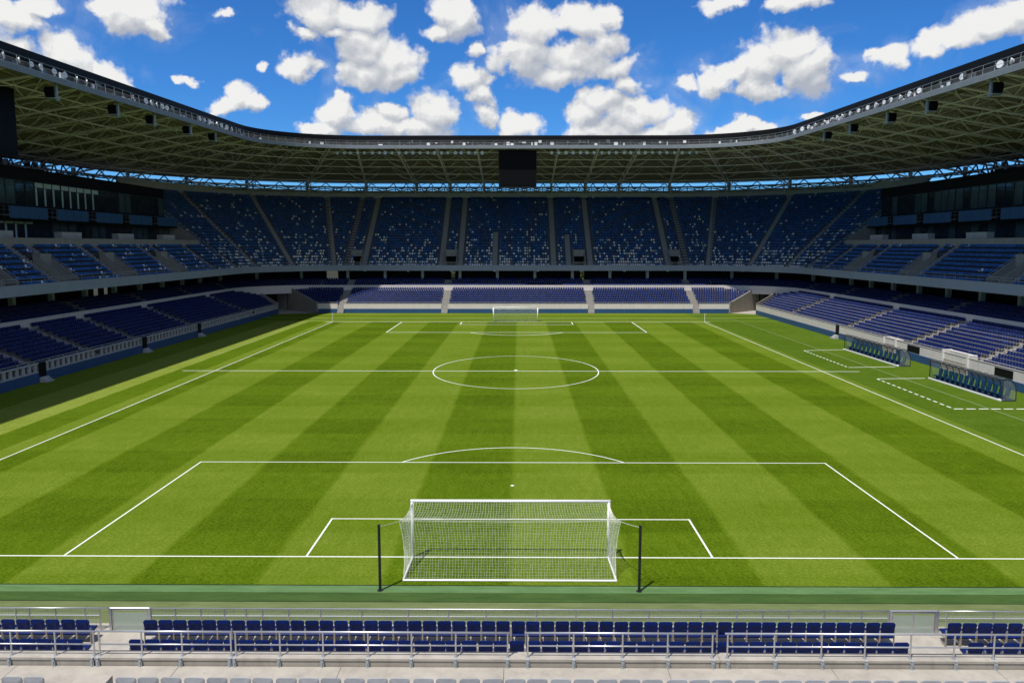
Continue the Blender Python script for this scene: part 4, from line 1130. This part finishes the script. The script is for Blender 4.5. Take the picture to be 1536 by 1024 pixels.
vo2 = nd(grp, 'ShaderNodeTexVoronoi', voronoi_dimensions='2D'); vo2.feature = 'SMOOTH_F1'; vo2.inputs['Scale'].default_value = 30; vo2.inputs['Detail'].default_value = 2.5; vo2.inputs['Roughness'].default_value = .55; vo2.inputs['Smoothness'].default_value = .35; vo2.normalize = True
L(grp, Pw, vo2.inputs['Vector'])
bump_ = mth(grp, 'MULTIPLY_ADD', vo2.outputs['Distance'], -1.15, .36)
dn = mth(grp, 'ADD', mth(grp, 'MULTIPLY', f, 1.25), mth(grp, 'ADD', bump_, mth(grp, 'ADD', mth(grp, 'MULTIPLY_ADD', n3, .85, -.40), mth(grp, 'MULTIPLY_ADD', n4, .9, -.45))))
sf = mth(grp, 'ADD', mth(grp, 'MULTIPLY', mth(grp, 'MINIMUM', f, .8), 1.0), mth(grp, 'ADD', mth(grp, 'MULTIPLY', bump_, .55), mth(grp, 'MULTIPLY', n4, .35)))
L(grp, dn, go.inputs[0]); L(grp, sf, go.inputs[1])
tc = nd(nt, 'ShaderNodeTexCoord'); sp = nd(nt, 'ShaderNodeSeparateXYZ'); L(nt, tc.outputs['Generated'], sp.inputs[0])
az = mth(nt, 'ARCTAN2', sp.outputs[0], sp.outputs[1]); el = mth(nt, 'ARCSINE', sp.outputs[2])
cb = nd(nt, 'ShaderNodeCombineXYZ'); L(nt, az, cb.inputs[0]); L(nt, el, cb.inputs[1])
def dens(vec): n = nd(nt, 'ShaderNodeGroup'); n.node_tree = grp; L(nt, vec, n.inputs[0]); return n.outputs
e0 = dens(cb.outputs[0]); d0 = e0[0]
e1 = dens(vmt(nt, 'ADD', cb.outputs[0], (-.003, .008, 0))); e2 = dens(vmt(nt, 'ADD', cb.outputs[0], (-.006, .030, 0)))
alpha = nd(nt, 'ShaderNodeMapRange'); alpha.interpolation_type = 'SMOOTHSTEP'; L(nt, d0, alpha.inputs[0])
alpha.inputs[1].default_value = -.06; alpha.inputs[2].default_value = .52
# thin veil drifting off the clumps
wv = nd(nt, 'ShaderNodeTexNoise', noise_dimensions='2D'); wv.inputs['Scale'].default_value = 9; wv.inputs['Detail'].default_value = 7; wv.inputs['Roughness'].default_value = .62; wv.inputs['Distortion'].default_value = .6; L(nt, cb.outputs[0], wv.inputs['Vector'])
veil = mth(nt, 'MULTIPLY', mth(nt, 'MULTIPLY_ADD', d0, .55, .50, clamp=True), mth(nt, 'MULTIPLY_ADD', wv.outputs['Fac'], 3.2, -1.55, clamp=True))
a_all = mth(nt, 'MAXIMUM', alpha.outputs[0], mth(nt, 'MULTIPLY', veil, .55))
s1 = mth(nt, 'MULTIPLY', mth(nt, 'SUBTRACT', e0[1], e1[1]), 1.1); s2 = mth(nt, 'MULTIPLY', mth(nt, 'SUBTRACT', e0[1], e2[1]), .70)
thin = mth(nt, 'MULTIPLY_ADD', d0, -.10, .10)
shade = mth(nt, 'ADD', mth(nt, 'ADD', mth(nt, 'ADD', s1, .45), s2), thin, clamp=True)
ccol = ramp(nt, shade, [(0,(.46,.50,.58)), (.30,(.57,.60,.65)), (.58,(.70,.72,.75)), (.82,(.82,.83,.84)), (1,(.94,.94,.93))])
skc = vmt(nt, 'MULTIPLY', sky.outputs[0], (1,1,1))
SKY_STR = .125
hs = nd(nt, 'ShaderNodeHueSaturation'); L(nt, sky.outputs[0], hs.inputs['Color']); hs.inputs['Saturation'].default_value = 1.16; hs.inputs['Value'].default_value = .92
cl_scaled = vmt(nt, 'SCALE', ccol); cl_scaled.node.inputs['Scale'].default_value = .765/SKY_STR
hs_ = vmt(nt, 'MULTIPLY', hs.outputs[0], (.34,.66,.95))
# unseen cloud cover added overhead and behind to lift and whiten the shade
no_ = nd(nt, 'ShaderNodeTexNoise'); no_.inputs['Scale'].default_value = 3.2; no_.inputs['Detail'].default_value = 4; L(nt, tc.outputs['Generated'], no_.inputs['Vector'])
oth = mth(nt, 'MULTIPLY_ADD', no_.outputs['Fac'], 9., -4.1, clamp=True)
outside = mth(nt, 'MAXIMUM', mth(nt, 'MULTIPLY_ADD', el, 8., -4.0, clamp=True), mth(nt, 'MULTIPLY_ADD', mth(nt, 'ABSOLUTE', az), 6., -5.4, clamp=True))
oth = mth(nt, 'MULTIPLY', mth(nt, 'MULTIPLY', oth, outside), mth(nt, 'MULTIPLY_ADD', el, 20., .2, clamp=True))
hs_ = mixc(nt, oth, hs_, (.50/SKY_STR,.51/SKY_STR,.52/SKY_STR))
mx = mixc(nt, a_all, hs_, cl_scaled)
L(nt, mx, bg.inputs[0]); bg.inputs[1].default_value = SKY_STR
world.cycles.sampling_method = 'MANUAL'; world.cycles.sample_map_resolution = 512

# ------------------------------------------------------------------ render settings
vs = scene.view_settings; vs.view_transform = 'Standard'; vs.look = 'None'; vs.exposure = 0.28; vs.gamma = 1; vs.use_curve_mapping = False
scene.cycles.max_bounces = 6; scene.cycles.diffuse_bounces = 4; scene.cycles.transparent_max_bounces = 12; scene.cycles.use_denoising = True
scene.cycles.sample_clamp_indirect = 6
